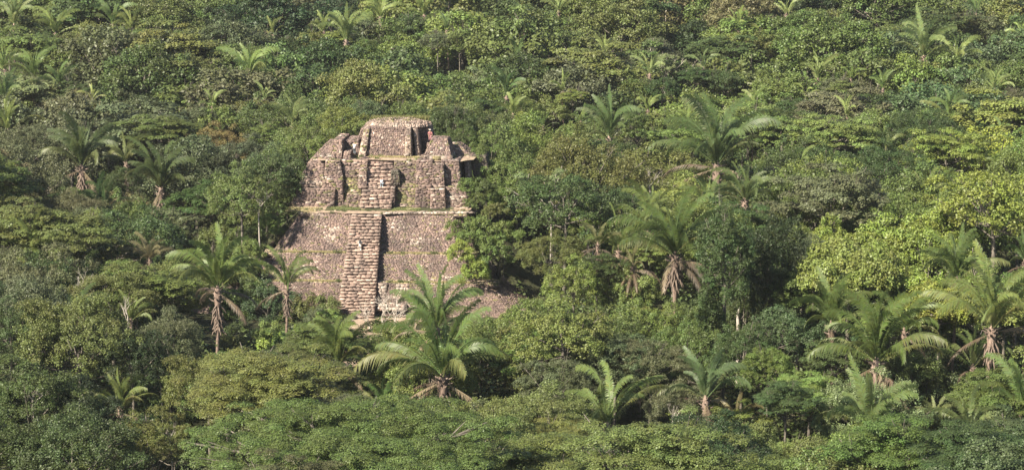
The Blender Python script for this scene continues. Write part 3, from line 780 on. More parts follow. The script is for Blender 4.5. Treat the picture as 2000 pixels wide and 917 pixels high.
LPALMS = [
 (865, 735, 140, 9, 22, 4, .35, (.085,.125,.036), 'large foreground palm with arching fronds and shaggy brown trunk', 60),
 (848, 640, 105, 12, 18, 1, .45, (.10,.145,.045), 'palm with glossy green fronds just behind the large foreground palm', 0),
 (662, 712, 95, 7, 17, 2, .5, None, 'palm with upright fronds below the foot of the temple stairway', 0),
 (745, 800, 75, 3, 9, 1, .5, (.07,.12,.035), 'low trunkless palm with broad fronds at the edge of the spreading tree', 0),
 (425, 562, 100, 12, 19, 3, .35, None, 'tall palm with long bare pinkish trunk standing clear left of the stairway', 140),
 (560, 558, 70, 9, 14, 2, .5, None, 'small palm against the rubble at the left corner of the temple', 20),
 (292, 505, 50, 10, 14, 7, .1, (.11,.10,.05), 'withered palm with brown hanging skirt of fronds', 15),
 (235, 795, 72, 9, 12, 2, .4, (.12,.15,.045), 'small yellow-green palm with short trunk among the dark trees', 15),
 (160, 622, 60, 10, 12, 1, .35, None, '', 0), (250, 625, 55, 9, 11, 0, .2, (.11,.14,.04), '', 0),
 (75, 518, 85, 10, 16, 2, .45, None, '', 0), (160, 325, 90, 13, 18, 3, .5, (.07,.095,.035), 'palm with thick stubby trunk covered in brown leaf bases', 50),
 (308, 368, 90, 10, 18, 2, .55, (.065,.09,.032), '', 0), (205, 425, 75, 8, 12, 0, .6, (.05,.085,.03), '', 0),
 (256, 315, 62, 11, 6, 1, .9, (.11,.13,.045), '', 0),
 (490, 148, 68, 15, 13, 0, .6, (.11,.15,.045), '', 0), (565, 243, 52, 14, 12, 2, .4, (.10,.125,.045), '', 0),
 (22, 255, 60, 13, 13, 1, .6, (.12,.15,.045), '', 0), (8, 200, 60, 14, 12, 0, .5, None, '', 0),
 (125, 165, 50, 14, 13, 0, .5, None, '', 0), (60, 150, 55, 14, 13, 0, .45, None, '', 0), (20, 135, 45, 14, 10, 0, .4, None, '', 0),
 (20, 50, 55, 15, 14, 0, .55, (.10,.13,.045), '', 0), (118, 66, 52, 15, 12, 1, .6, (.12,.15,.045), '', 0), (212, 48, 55, 15, 13, 0, .6, None, '', 0), (250, 58, 45, 15, 9, 0, .4, (.14,.16,.05), '', 0),
 (542, 68, 32, 15, 9, 0, .5, (.13,.15,.05), '', 0), (682, 80, 60, 15, 18, 0, .6, (.10,.13,.045), '', 0), (745, 35, 48, 15, 11, 0, .6, (.13,.16,.05), '', 0), (832, 30, 42, 15, 11, 0, .6, (.12,.15,.045), '', 0),
 (982, 190, 52, 14, 10, 1, .6, (.05,.085,.03), '', 0), (1000, 222, 45, 13, 11, 0, .45, None, '', 0), (1094, 24, 40, 15, 9, 0, .6, (.13,.16,.06), '', 0),
 (1190, 270, 78, 14, 15, 5, .65, (.07,.105,.036), 'palm with upright dark fronds and several dead tan fronds drooping', 10),
 (1268, 146, 45, 15, 10, 0, .65, (.13,.16,.06), '', 0), (1385, 135, 40, 15, 7, 0, .5, (.10,.13,.05), '', 0),
 (1400, 322, 120, 15, 21, 4, .4, None, 'large palm with wide arching crown and browning lower fronds on the right', 25),
 (1372, 408, 70, 12, 14, 1, .4, (.10,.135,.045), '', 0),
 (1318, 498, 118, 13, 21, 3, .4, None, 'palm with several slender bare stems showing beneath its full crown', 105),
 (1212, 490, 72, 11, 12, 3, .35, None, '', 0), (1236, 520, 55, 10, 5, 10, .1, (.14,.13,.06), 'dying palm with pale tan skirt of dead fronds', 40),
 (1800, 110, 72, 15, 15, 0, .5, (.095,.125,.045), '', 0), (1880, 118, 55, 14, 10, 0, .1, None, '', 0),
 (1592, 155, 52, 14, 12, 0, .5, (.12,.15,.05), '', 0), (1662, 155, 36, 14, 8, 0, .4, None, '', 0), (1568, 190, 30, 14, 7, 0, .4, (.14,.17,.05), '', 0),
 (1665, 232, 42, 14, 9, 1, .5, (.13,.16,.05), '', 0), (1850, 228, 50, 13, 12, 0, .45, None, '', 0), (1795, 395, 66, 11, 7, 0, .7, (.12,.15,.05), '', 0),
 (1995, 72, 32, 15, 8, 0, .4, (.13,.17,.05), '', 0), (1610, 290, 28, 13, 6, 0, .4, None, '', 0),
 (1868, 545, 88, 13, 16, 4, .35, None, '', 10), (1938, 640, 130, 13, 22, 3, .45, None, 'large palm with tall crown at the right edge above the shadowed hollow', 35),
 (1628, 630, 90, 12, 17, 3, .35, None, '', 0), (1712, 705, 135, 11, 23, 6, .4, None, 'large dark-hearted palm with tan fronds drooping to the right', 30),
 (1700, 850, 118, 9, 17, 1, .5, (.11,.15,.05), 'bright palm with plume fronds rising low at the lower right', 0),
 (1900, 842, 76, 8, 12, 1, .5, (.11,.14,.05), '', 0), (1985, 812, 110, 8, 13, 0, .6, (.10,.145,.045), '', 0),
 (1185, 830, 125, 9, 11, 1, .5, (.12,.16,.05), 'palm with a few broad curved fronds before a dark hollow', 10),
 (1380, 778, 95, 10, 12, 4, .4, (.075,.11,.045), '', 0), (572, 922, 55, 10, 8, 0, .7, (.10,.16,.04), '', 0),
 (2012, 510, 60, 13, 10, 4, .3, None, '', 0), (1440, 810, 50, 5, 4, 7, .2, (.16,.14,.07), 'ragged low palm of mostly dead straw-coloured fronds', 0),
 (175, 195, 32, 14, 7, 1, .3, (.14,.16,.05), '', 0), (228, 158, 28, 14, 6, 0, .5, (.15,.18,.05), '', 0), (1060, 248, 30, 13, 7, 2, .4, None, '', 0),
 (1450, 60, 42, 15, 9, 0, .6, None, '', 0), (1530, 28, 36, 15, 8, 0, .6, (.13,.16,.05), '', 0), (1720, 175, 40, 14, 9, 0, .5, None, '', 0), (1945, 175, 44, 14, 10, 1, .5, (.12,.15,.05), '', 0),
 (1960, 262, 36, 13, 8, 0, .5, None, '', 0), (1740, 290, 36, 13, 8, 0, .6, (.13,.16,.055), '', 0), (1470, 215, 38, 14, 8, 0, .6, None, '', 0), (1180, 105, 36, 15, 8, 0, .6, (.13,.16,.05), '', 0), (1010, 110, 34, 15, 8, 0, .6, None, '', 0),
 (330, 60, 36, 15, 8, 0, .5, None, '', 0), (410, 205, 34, 14, 8, 0, .6, (.12,.15,.05), '', 0), (880, 60, 34, 15, 8, 0, .6, None, '', 0), (1265, 215, 36, 14, 8, 1, .5, (.13,.16,.05), '', 0), (1900, 30, 38, 15, 9, 0, .6, None, '', 0),
 (1105, 180, 34, 14, 8, 0, .5, None, '', 0), (1560, 330, 44, 13, 9, 0, .5, None, '', 0), (1905, 330, 42, 13, 8, 0, .6, (.11,.15,.05), '', 0),
 (1262, 442, 78, 13, 15, 2, .4, None, '', 0), (1455, 392, 78, 14, 15, 2, .45, (.09,.12,.04), '', 0), (1775, 645, 80, 12, 14, 3, .4, None, '', 0), (1890, 715, 75, 9, 13, 2, .45, (.10,.135,.045), '', 0), (1160, 478, 50, 12, 8, 5, .3, (.14,.14,.06), '', 0),
 (512, 195, 34, 14, 7, 0, .4, (.13,.16,.06), '', 0), (100, 100, 34, 15, 8, 0, .6, None, '', 0), (640, 62, 40, 15, 9, 0, .6, (.13,.16,.05), '', 0), (1335, 245, 34, 13, 7, 0, .7, None, '', 0), (1140, 238, 34, 13, 8, 3, .3, None, '', 0),
 (1965, 745, 62, 7, 8, 1, .5, None, '', 0),(1830, 815, 48, 6, 9, 1, .3, (.13,.15,.06), '', 0),
]
for i, (px, py, R, hz, n, dd, er, c, wt, keep) in enumerate(LPALMS):
    palm(px, py, R, hz, n=n, dead=dd, erect=er, col=c, seed=i, what=wt, keep=keep)

# ------------------------------------------------------------------ trees placed one by one where the photograph shows them
def ptree(style, colr, px, py, rpx, h, seed=0, sz=None, Y=None):
    """crown top seen at px,py, crown radius rpx picture units, top h metres above ground (or at distance Y)"""
    rng = random.Random(int(px*13+py*7+seed))
    if Y is None:
        Y = 300.0
        for _ in range(16):
            p = at(px, py, Y); d = ray(px, py)
            Y = Y*.4+.6*((ground(p.x, Y)+h-H)/d[2]*d[1]); Y = max(120, min(640, Y))
    p = at(px, py, Y); s = proj(p)[2]
    TREES.append((p.x, p.y, rpx/s))
    return put_tree(style, colr, p.x, p.y, p.z, rpx/s, rng, sz)
HAND = [
 # the broad layered tree along the bottom, built as its own big crown below
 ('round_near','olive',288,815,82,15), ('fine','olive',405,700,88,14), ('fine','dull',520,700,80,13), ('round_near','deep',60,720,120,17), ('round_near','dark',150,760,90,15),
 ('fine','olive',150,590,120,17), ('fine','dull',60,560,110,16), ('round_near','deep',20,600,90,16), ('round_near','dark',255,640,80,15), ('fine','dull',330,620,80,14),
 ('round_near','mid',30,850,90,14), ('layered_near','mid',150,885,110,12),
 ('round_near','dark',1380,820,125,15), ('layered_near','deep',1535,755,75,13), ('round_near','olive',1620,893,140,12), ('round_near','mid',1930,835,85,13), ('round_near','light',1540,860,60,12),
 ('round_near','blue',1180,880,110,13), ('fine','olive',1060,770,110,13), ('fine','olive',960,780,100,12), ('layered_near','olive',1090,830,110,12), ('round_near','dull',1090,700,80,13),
 ('vine','deep',1418,398,62,22), ('vine','dark',1512,410,58,20), ('vine','deep',1385,560,50,14), ('vine','deep',1455,500,48,14), ('vine','mid',1330,600,40,8),
 ('blanket','lime',1800,415,120,16), ('blanket','lime',1700,455,95,14), ('vine','lime',1612,420,50,15), ('blanket','lime',1740,520,90,13), ('vine','light',1570,430,42,14), ('blanket','light',1890,400,90,15),
 ('fine','gold',415,250,62,14), ('fine','gold',440,300,45,12), ('fine','brown',140,380,70,13), ('fine','brown',340,860,40,11),
 ('bigleaf','lime',535,645,42,6), ('bigleaf','lime',600,625,34,5), ('bigleaf','light',640,600,28,5),
 ('vine','mid',255,375,52,13), ('round','mid',470,330,70,16), ('round','blue',520,385,60,15), ('round','deep',520,300,65,16),
 ('open','pale',1075,330,75,15), ('open','light',1160,395,60,14), ('open','pale',930,130,50,16), ('open','pale',1300,95,45,16),
 ('layered','deep',915,668,80,8), ('round','spring',1060,575,80,11), ('round','spring',1060,640,80,12), ('fine','mid',1160,620,100,13), ('round','light',1250,590,80,12),
 ('fine','olive',1080,460,70,13), ('round','light',1120,510,60,12), ('fine','dull',1320,760,70,10),('round_near','blue',1200,650,90,13), ('fine','dull',1270,670,80,12), ('round_near','deep',1450,640,80,13),
 ('round','mid',1560,520,80,14), ('round','blue',1520,600,70,13), ('round_near','spring',1500,680,60,12), ('fine','dull',1590,470,70,15),
]
for i, h in enumerate(HAND): ptree(*h, seed=i)
# bushes hugging the temple flanks (given by distance so that they stand on the mound)
EDGE = [
 ('bush','mid',500,655,40,262), ('bush','olive',455,650,40,260), ('bush','spring',530,628,34,266), ('bush','deep',470,625,36,268), ('bush','light',555,665,30,258),
 ('bush','spring',520,415,34,293), ('bush','mid',490,440,38,291), ('bush','mid',455,470,44,288), ('bush','deep',480,510,40,283), ('bush','mid',500,545,38,280), ('bush','spring',455,560,46,279), ('bush','mid',540,380,30,296), ('bush','light',505,385,36,298), ('bush','mid',462,405,44,297), ('bush','mid',420,440,48,292),
 ('bush','spring',905,430,34,284), ('bush','light',935,420,38,285), ('bush','spring',960,460,42,283), ('bush','lime',900,470,30,281), ('bush','lime',930,505,34,280),
 ('bush','light',985,430,36,286), ('bush','spring',915,345,22,293), ('bush','mid',945,350,28,293), ('bush','mid',930,375,24,291), ('round','light',985,300,62,303), ('round','mid',960,255,52,316),
 ('round','spring',1010,340,60,298), ('bush','mid',935,280,26,305), ('bush','olive',975,395,20,288), ('bush','olive',955,400,18,288),
 ('bush','light',486,470,34,284), ('bush','deep',470,520,42,282),
 ('bush','mid',575,355,26,298), ('round','blue',540,290,56,302), ('round','mid',600,240,52,310), ('round','light',665,205,55,318), ('bush','light',620,270,24,305), ('round','mid',560,330,40,298),
 ('bush','light',705,236,18,312), ('round','blue',720,195,52,326), ('round','mid',800,195,60,328), ('round','deep',880,200,58,324), ('round','mid',900,245,40,316),('bush','deep',885,262,22,309),
 ('bush','olive',590,572,44,277), ('bush','olive',640,580,34,276), ('bush','dull',620,600,30,272),
 ('bush','mid',490,690,40,268), ('bush','light',990,610,34,274),('bush','mid',930,640,36,270),
 ('bush','mid',600,690,40,262), ('bush','deep',560,700,44,258), ('bush','olive',720,735,50,245), ('bush','mid',780,720,40,250), ('bush','dull',930,690,44,258), ('bush','olive',650,740,50,240),
]
for i, (st, c, px, py, rp, Y) in enumerate(EDGE): ptree(st, c, px, py, rp, 0, seed=500+i, Y=Y, sz=1.15)

# crowns that close in round the stems of the palms that stand deep in the canopy
rc = random.Random(41)
for (hx, hy, hz_, Lf, keep, hh, px, py) in HUBS:
    if keep or hh < 8 or (py > 270 and not hh >= 11): continue
    k = rc.uniform(.55, .8)
    for sx in ((-.5, .45) if py < 300 else (0,)):
        dx, dy = sx*Lf+rc.uniform(-.6, .6), -rc.uniform(2.0, 4.0)
        x, y = hx+dx, hy+dy; rad = min(6.0, max(3.2, Lf*k)); zt = hz_ + rc.uniform(-.5, .5) - .2*Lf*(py > 270)
        u, v = Tinv(x, y)
        if -14-rad < u < 14+rad and -16 < v < 22: continue
        st = rc.choice(['round', 'fine', 'round', 'layered']); TREES.append((x, y, rad*.8))
        put_tree(st, rc.choice(['mid', 'olive', 'deep', 'dull', 'light']), x, y, zt, rad, rc)
# bare branching shrubs and snags
def bare(name, seed, Hh=6, spread=.9, levels=4, r0=.12):
    r = random.Random(seed); V = []; Fq = []
    def go(p, d, L, rad, lev):
        mid = p + d*L*.5 + Vector((r.uniform(-1, 1), r.uniform(-1, 1), r.uniform(-.3, .3)))*L*.08; e = p + d*L
        tube(V, Fq, [p, mid, e], [rad, rad*.82, rad*.62], 5)
        if lev == 0: return
        for _ in range(r.choice((2, 3, 3)) if lev > 1 else 2):
            nd = (d + Vector((r.uniform(-1, 1), r.uniform(-1, 1), r.uniform(-.3, .7)))*spread).normalized()
            go(e if r.random() < .7 else mid, nd, L*r.uniform(.55, .85), rad*.6, lev-1)
    for k in range(2 if spread > .8 else 1):
        go(Vector((0, 0, 0)), Vector((r.uniform(-.35, .35), r.uniform(-.35, .35), 1)).normalized(), Hh*.36, r0, levels)
    return new_mesh(name, V, Fq, 4, mat=M_PALE, smooth=True)
BARE = [bare('bare_branches', 700+i, 6, .75+.12*i, 4) for i in range(4)]
SN = [(315, 760, 62, 215, 'bleached forked snag with bare white branches'), (770, 700, 75, 268, 'leafless pinkish shrub at the foot of the stairway'), (725, 690, 60, 270, 'leafless twiggy shrub at the foot of the stairway'),
      (800, 690, 60, 266, 'leafless shrub beside the bright palm fronds'), (690, 700, 50, 264, 'bare shrub left of the stairway foot'), (750, 670, 60, 272, 'bare shrub touching the lowest steps'),
      (335, 880, 60, 185, 'fallen pale bare branches in a dark hollow'), (65, 800, 55, 190, 'bare white-limbed snag deep in shadow'), (250, 640, 60, 230, 'pale bare branches poking through grey foliage'),
      (165, 610, 70, 240, 'bare pale limbs above the dull thicket'), (505, 425, 55, 286, 'thin pale leafless tree left of the temple terrace'), (1530, 560, 60, 260, 'white dead branch standing among dark trees'),
      (1310, 850, 60, 205, 'grey leafless shrub before the palm hollow'), (1270, 380, 45, 300, 'dead grey tree between green crowns'), (1300, 25, 30, 460, 'dark leafless tree near the top of the far slope')]
for i, (px, py, hpx, Y, lab) in enumerate(SN):
    p = at(px, py, Y); s = proj(p)[2]; k = hpx/s/6*1.1; g = ground(p.x, p.y)
    counter[0] += 1
    if counter[0] in SKIP: continue
    ext = max(0, p.z-g)
    root = link('bare_tree', None, loc=(p.x, p.y, g)); root['tid'] = counter[0]
    tag(root, lab, 'dead tree', 'leafless trees and shrubs')
    V = []; Fq = []; tube(V, Fq, [Vector((0, 0, -.3)), Vector((.1, 0, ext*.5)), Vector((0, 0, ext+.1))], [.16*k+.03, .14*k+.03, .12*k], 6)
    link('trunk', new_mesh('trunk', V, Fq, 4, mat=M_PALE, smooth=True), root)
    link('branches', BARE[i % 4], root, (0, 0, ext), (0, 0, i*1.3), (k, k, k))
# extra slender stems beneath the multi-stemmed palm and the white trunk on the right
for (px0, py0, px1, py1, Y, rad, lab) in [(1441, 610, 1442, 650, 240, .19, 'stout white tree trunk lit in a dark gap between vine-draped trees')]:
    counter[0] += 1
    a, b = at(px0, py0, Y), at(px1, py1, Y)
    V = []; Fq = []; g = ground(b.x, b.y)
    tube(V, Fq, [Vector((b.x, b.y, g-.2)), b, a, a+Vector((.2, 0, .6))], [rad*1.2, rad, rad*.8, rad*.3], 8)
    o = link('broken_trunk', new_mesh('broken_trunk', V, Fq, 4, mat=M_PALE, smooth=True)); tag(o, lab, 'tree')

# the broad layered tree along the bottom edge
def big_tree():
    p = at(700, 797, 172); cz = p.z-2.2
    cm, tm = crown('crown', 901, R=12.6, Hh=2.1, lobes=430, lr=(.6, 1.35), lflat=.24, sub=24, subr=.28, leaf=30, size=.13, up=1.2, rnd=.4, low=-.05, core=.33, outl=.12, trunk_r=.5, limbs=40, shell=(.25, 1.02))
    g = ground(p.x, 166); root = link('spreading_tree', None, loc=(p.x, 168, g))
    tag(root, 'very wide fresh green layered tree spreading across the bottom centre of the picture', 'tree', GRP['spreading_tree'])
    hc = cz-g
    link('crown', cm, root, (0, 0, hc), (0, 0, 0), (1.05, 1, 1.1), (.092, .130, .036)); link('trunk', tm, root, (0, 0, hc), (0, 0, 0), (1, 1, 1))
    TREES.append((p.x, 166, 11.5)); TREES.append((p.x-8, 166, 5)); TREES.append((p.x+8, 166, 5))
big_tree()

# ------------------------------------------------------------------ the rest of the canopy
LOWB = [(440, 900), (470, 700), (480, 655), (530, 655), (545, 595), (655, 590), (657, 628), (730, 628), (790, 640), (805, 600), (900, 605), (930, 625), (975, 622), (985, 560), (1000, 300), (1010, 0)]
def low_bound(px):
    if px < 440 or px > 1010: return 0
    for (a, ya), (b, yb) in zip(LOWB, LOWB[1:]):
        if a <= px <= b: return lerp(ya, yb, (px-a)/(b-a)) if px > 480 else max(yb, 0) if px > 470 else 0
    return 0
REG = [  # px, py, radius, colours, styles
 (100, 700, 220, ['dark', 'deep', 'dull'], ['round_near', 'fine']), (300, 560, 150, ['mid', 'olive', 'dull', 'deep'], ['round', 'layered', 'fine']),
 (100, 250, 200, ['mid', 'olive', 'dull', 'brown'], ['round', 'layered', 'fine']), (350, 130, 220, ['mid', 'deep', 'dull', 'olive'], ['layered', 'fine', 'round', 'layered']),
 (500, 30, 160, ['dull', 'dark', 'mid'], ['fine', 'round']), (700, 140, 150, ['mid', 'light', 'deep', 'olive'], ['round', 'fine']), (900, 80, 150, ['mid', 'light', 'olive'], ['round', 'fine']),
 (1200, 60, 250, ['mid', 'deep', 'dull', 'olive'], ['round', 'fine', 'layered']), (1500, 60, 200, ['olive', 'mid', 'dark', 'light'], ['round', 'fine']), (1850, 100, 200, ['mid', 'blue', 'deep', 'olive'], ['round', 'layered', 'fine']),
 (1650, 280, 250, ['mid', 'light', 'deep', 'dull'], ['round', 'layered', 'fine']), (1900, 350, 180, ['light', 'mid', 'spring', 'lime'], ['round', 'layered']),
 (1150, 330, 180, ['deep', 'mid', 'light', 'olive'], ['round', 'fine']), (1100, 560, 200, ['light', 'spring', 'mid', 'olive'], ['round', 'fine']), (1750, 480, 180, ['lime', 'light', 'spring'], ['round', 'blanket']),
 (1500, 600, 160, ['deep', 'blue', 'mid'], ['round', 'fine']), (1250, 720, 200, ['mid', 'olive', 'blue', 'light'], ['round_near', 'fine']), (1200, 880, 250, ['dull', 'olive', 'deep'], ['round_near', 'fine', 'layered_near']),
 (1600, 860, 200, ['olive', 'mid', 'light', 'blue'], ['round_near', 'layered_near']), (1900, 880, 150, ['blue', 'mid', 'deep'], ['round_near', 'layered_near']), (500, 800, 200, ['dull', 'olive', 'mid'], ['fine', 'layered_near']),
]
def fill():
    r = random.Random(77); n = 0
    Y = 148.0
    while Y < 530:
        sp = 9.0 if Y < 260 else 10.5 if Y < 340 else 12.0 + (Y-340)*.014
        half = 0.2222*Y*1.03+7
        x = -half + r.uniform(0, sp)
        while x < half:
            xx, yy = x+r.uniform(-.32, .32)*sp, Y+r.uniform(-.4, .4)*sp*.85
            x += sp
            rad = sp*r.uniform(.46, .74); h = r.gauss(16.5, 2.4) if yy > 240 else r.gauss(14, 2.2)
            if r.random() < .12: h += 3
            h = min(22, max(9, h)); zt = ground(xx, yy)+h
            u, v = Tinv(xx, yy)
            if (-15-rad < u < 15+rad and -16 < v < 23+rad*.5) or (-21-rad*.7 < u < 20+rad*.7 and -17 < v < -2): continue
            if -10 < u < 9 and -44 < v < -14 and r.random() < .65: continue
            pxl, pyt, s = proj((xx, yy, zt)); rp = rad*s
            # keep the temple and the clearing before it in sight
            if yy < 300:
                lim = max(low_bound(pxl+k*rp*.85) for k in (-1, -.5, 0, .5, 1))
                if lim and pyt < lim+6:
                    zmax = at(pxl, lim+10, yy).z
                    h = zmax-ground(xx, yy); zt = zmax
                    if h < 2.5: continue
                    rad = min(rad, max(2.2, h*.62)); 
            # keep palms in sight: lower or drop the trees before them
            drop = False
            for (qx, qy, R, qY, keep) in PALMS:
                if yy > qY+2: 
                    continue
                pxl, pyt, s = proj((xx, yy, zt)); rp = rad*s
                if abs(pxl-qx) < rp+R*.45 and pyt < qy+keep+(4 if keep else -R*.12) and pyt + rp*1.3 > qy-R:
                    zm = at(pxl, qy+keep-R*(.12 if keep == 0 else -.05), yy).z
                    h = zm-ground(xx, yy); zt = zm
                    if h < 3: drop = True; break
                    rad = min(rad, h*.7)
            if drop: continue
            for (tx, ty, tr) in TREES:
                if math.hypot(xx-tx, (yy-ty)) < tr*.55+rad*.4: drop = True; break
                # do not hide hand-placed trees
                if ty > yy and ty-yy < 45:
                    qx, qy, qs = proj((tx, ty, ground(tx, ty)+10))
            if drop: continue
            pxl, pyt, s = proj((xx, yy, zt))
            if pxl < -rad*s-10 or pxl > 2000+rad*s+10 or pyt > 960 or pyt < -150: continue
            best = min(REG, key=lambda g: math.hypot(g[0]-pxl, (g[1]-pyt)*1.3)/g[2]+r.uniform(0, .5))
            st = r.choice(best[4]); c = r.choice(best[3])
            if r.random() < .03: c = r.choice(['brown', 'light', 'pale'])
            if r.random() < .03: st = 'open'
            if h < 6 or rad < 3.6: st = 'bush'
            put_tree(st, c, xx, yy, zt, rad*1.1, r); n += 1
        Y += sp*.85
    print('fill trees', n)
fill()

# undergrowth ---------------------------------------------------------------------------------
def undergrowth():
    rng = np.random.default_rng(9); n = 5600; P_ = []; N_ = []; S_ = []; A_ = []
    for i in range(n):
        y = math.sqrt(rng.uniform(136**2, 530**2)); x = rng.uniform(-1, 1)*(.2222*y*1.05+8)
        u, v = Tinv(x, y)
        if -24 < u < 23 and -42 < v < 25:
            if (-14.5 < u < 17.5 and v > -14) or (-23 < u < 22 and -14 < v < -5) or rng.random() < .2: continue
            hh, rr = rng.uniform(.6, 1.3), 1.3
        else: hh, rr = rng.uniform(1.5, 8.5), rng.uniform(1.4, 2.8)
        if -24 < u < 23 and -42 < v < 25 and (u < -15.5 or u > 17.5) and v > -9: hh, rr = rng.uniform(2, 5), rng.uniform(1.4, 2.6)
        m = int(14*rr*rr) + 14; d = rng.normal(size=(m, 3)); d /= np.linalg.norm(d, axis=1, keepdims=True); d[:, 2] = np.abs(d[:, 2])
        q = rng.uniform(.7, 1.05, (m, 1))
        P_.append(np.array([x, y, ground(x, y)-.1]) + d*q*np.array([rr, rr, hh]))
        N_.append(d*.7+np.array([0, 0, .5])+rng.normal(size=(m, 3))*.45); S_.append(rng.uniform(.35, .7, m))
        A = rng.random((m, 3)); A[:, 0] = A[:, 0]*.4+rng.random()*.6; A_.append(A)
    me = leaves_mesh('undergrowth', np.concatenate(P_), np.concatenate(N_), np.concatenate(S_), np.concatenate(A_), rng, M_LEAF)
    o = link('undergrowth', me, color=(.075, .105, .032)); tag(o, 'tangled green undergrowth covering the forest floor beneath the trees', kind='stuff', cat='undergrowth')
undergrowth()
# ------------------------------------------------------------------ people on the temple
def skin_mesh(name, joints, edges, mat, sub=2):
    """joints: name -> (x, y, z, radius)"""
    keys = list(joints); bm = bmesh.new(); vs_ = {k: bm.verts.new(joints[k][:3]) for k in keys}
    for a, b in edges: bm.edges.new((vs_[a], vs_[b]))
    bm.verts.index_update(); me = bpy.data.meshes.new(name); bm.to_mesh(me); bm.free()
    o = bpy.data.objects.new(name+'_build', me); COL.objects.link(o)
    sk = o.modifiers.new('s', 'SKIN'); 
    if not me.skin_vertices: me.skin_vertices.new()
    for i, k in enumerate(keys):
        d = me.skin_vertices[0].data[i]; r = joints[k][3]; d.radius = r if isinstance(r, tuple) else (r, r)
        d.use_root = (i == 0)
    sb = o.modifiers.new('u', 'SUBSURF'); sb.levels = sub; sb.render_levels = sub
    dg = bpy.context.evaluated_depsgraph_get(); em = bpy.data.meshes.new_from_object(o.evaluated_get(dg))
    bpy.data.objects.remove(o); em.name = name; em.materials.clear(); em.materials.append(mat)
    for p in em.polygons: p.use_smooth = True; p.material_index = 0
    return em
SKIN = plain('skin', (.36, .21, .14), .6)
def person(P0, rz, pose, shirt, trousers, headc, label, hat=None, pack=None):
    root = link('person', None, loc=P0, rot=(0, 0, rz)); tag(root, label, 'person', 'visitors climbing the temple')
    lean, step, armf, crouch = pose       # the figure faces local -y
    hipz = .90-crouch; J = {}
    sh = Vector((0, -math.sin(lean)*.50, hipz+math.cos(lean)*.50)); nk = sh+Vector((0, -math.sin(lean)*.09, math.cos(lean)*.09)); hd = nk+Vector((0, -.05-math.sin(lean)*.06, .14))
    J['hip'] = (0, 0, hipz, (.145, .11)); mid = Vector((0, 0, hipz)).lerp(sh, .5); J['waist'] = (*mid, (.125, .095)); J['chest'] = (*sh, (.15, .10))
    J['neck'] = (*nk, .055); J['head'] = (*(nk+Vector((0, -.02, .07))), (.075, .085)); J['crown'] = (*(hd+Vector((0, 0, .05))), (.07, .085))
    for s_, n in ((-1, 'l'), (1, 'r')):
        f = step*s_
        J['hj'+n] = (.09*s_, 0, hipz-.06, .095)
        kn = Vector((.11*s_, -.10-crouch*.8-max(0, f)*.5, hipz*.53+max(0, f)*.25)); ft = Vector((.12*s_, -max(0, f)*.75+min(0, f)*-.4, .07+max(0, f)*.55))
        J['kn'+n] = (*kn, .062); J['an'+n] = (*ft, .045); J['to'+n] = (ft.x, ft.y-.17, ft.z-.03, .04)
        J['sj'+n] = (.19*s_, sh.y, sh.z-.02, .062)
        a = armf*(1 if s_ > 0 else .55)
        el = Vector((.25*s_, sh.y-math.sin(a)*.27, sh.z-.02-math.cos(a)*.27)); wr = el+Vector((-.02*s_, -math.sin(a+.45)*.25, -math.cos(a+.45)*.25))
        J['el'+n] = (*el, .047); J['wr'+n] = (*wr, .034); hn = wr+(wr-el).normalized()*.08; J['ha'+n] = (*hn, (.04, .025))
        for q in range(3):
            J['f%d'%q+n] = (hn.x+(q-1)*.022, hn.y-.03, hn.z-.07, .011)
        J['th'+n] = (hn.x-.045*s_, hn.y-.02, hn.z-.02, .012)
    E = [('hip', 'waist'), ('waist', 'chest'), ('chest', 'neck'), ('neck', 'head'), ('head', 'crown')]
    for n in 'lr':
        E += [('hip', 'hj'+n), ('hj'+n, 'kn'+n), ('kn'+n, 'an'+n), ('an'+n, 'to'+n), ('chest', 'sj'+n), ('sj'+n, 'el'+n), ('el'+n, 'wr'+n), ('wr'+n, 'ha'+n), ('ha'+n, 'th'+n)]+[('ha'+n, 'f%d'%q+n) for q in range(3)]
    link('body', skin_mesh('body', J, E, SKIN), root)
    def grow(k, d, sc_=1.0):
        r = J[k][3]; r = r if isinstance(r, tuple) else (r, r); return (*J[k][:3], tuple(q*sc_+d for q in r))
    S = {k: grow(k, .022) for k in ('waist', 'hip', 'chest', 'sjl', 'sjr', 'ell', 'elr')}
    link('shirt', skin_mesh('shirt', S, [('hip', 'waist'), ('waist', 'chest'), ('chest', 'sjl'), ('chest', 'sjr'), ('sjl', 'ell'), ('sjr', 'elr')], plain('shirt_cloth', shirt)), root)
    Tt = {k: grow(k, .024) for k in ('hip', 'hjl', 'hjr', 'knl', 'knr', 'anl', 'anr')}
    link('trousers', skin_mesh('trousers', Tt, [('hip', 'hjl'), ('hip', 'hjr'), ('hjl', 'knl'), ('hjr', 'knr'), ('knl', 'anl'), ('knr', 'anr')], plain('trouser_cloth', trousers)), root)
    for n in 'lr':
        link('shoe', skin_mesh('shoe', {'a': (*J['an'+n][:3], .05), 'b': (J['to'+n][0], J['to'+n][1]-.04, J['to'+n][2], .048)}, [('a', 'b')], plain('shoe_leather', (.06, .05, .045)), 1), root)
    hp = Vector(J['crown'][:3]); bm = bmesh.new()
    bmesh.ops.create_uvsphere(bm, u_segments=14, v_segments=9, radius=.105, matrix=Matrix.Translation(hp+Vector((0, .02, .01))) @ Matrix.Diagonal((.9, 1.05, 1, 1)))
    if hat: bmesh.ops.create_cone(bm, cap_ends=True, segments=18, radius1=.17, radius2=.15, depth=.015, matrix=Matrix.Translation(hp+Vector((0, -.02, .03))))
    for f in bm.faces: f.smooth = True
    me = bpy.data.meshes.new('hair'); bm.to_mesh(me); bm.free(); me.materials.append(plain('hat_or_hair', headc)); link('hat' if hat else 'hair', me, root)
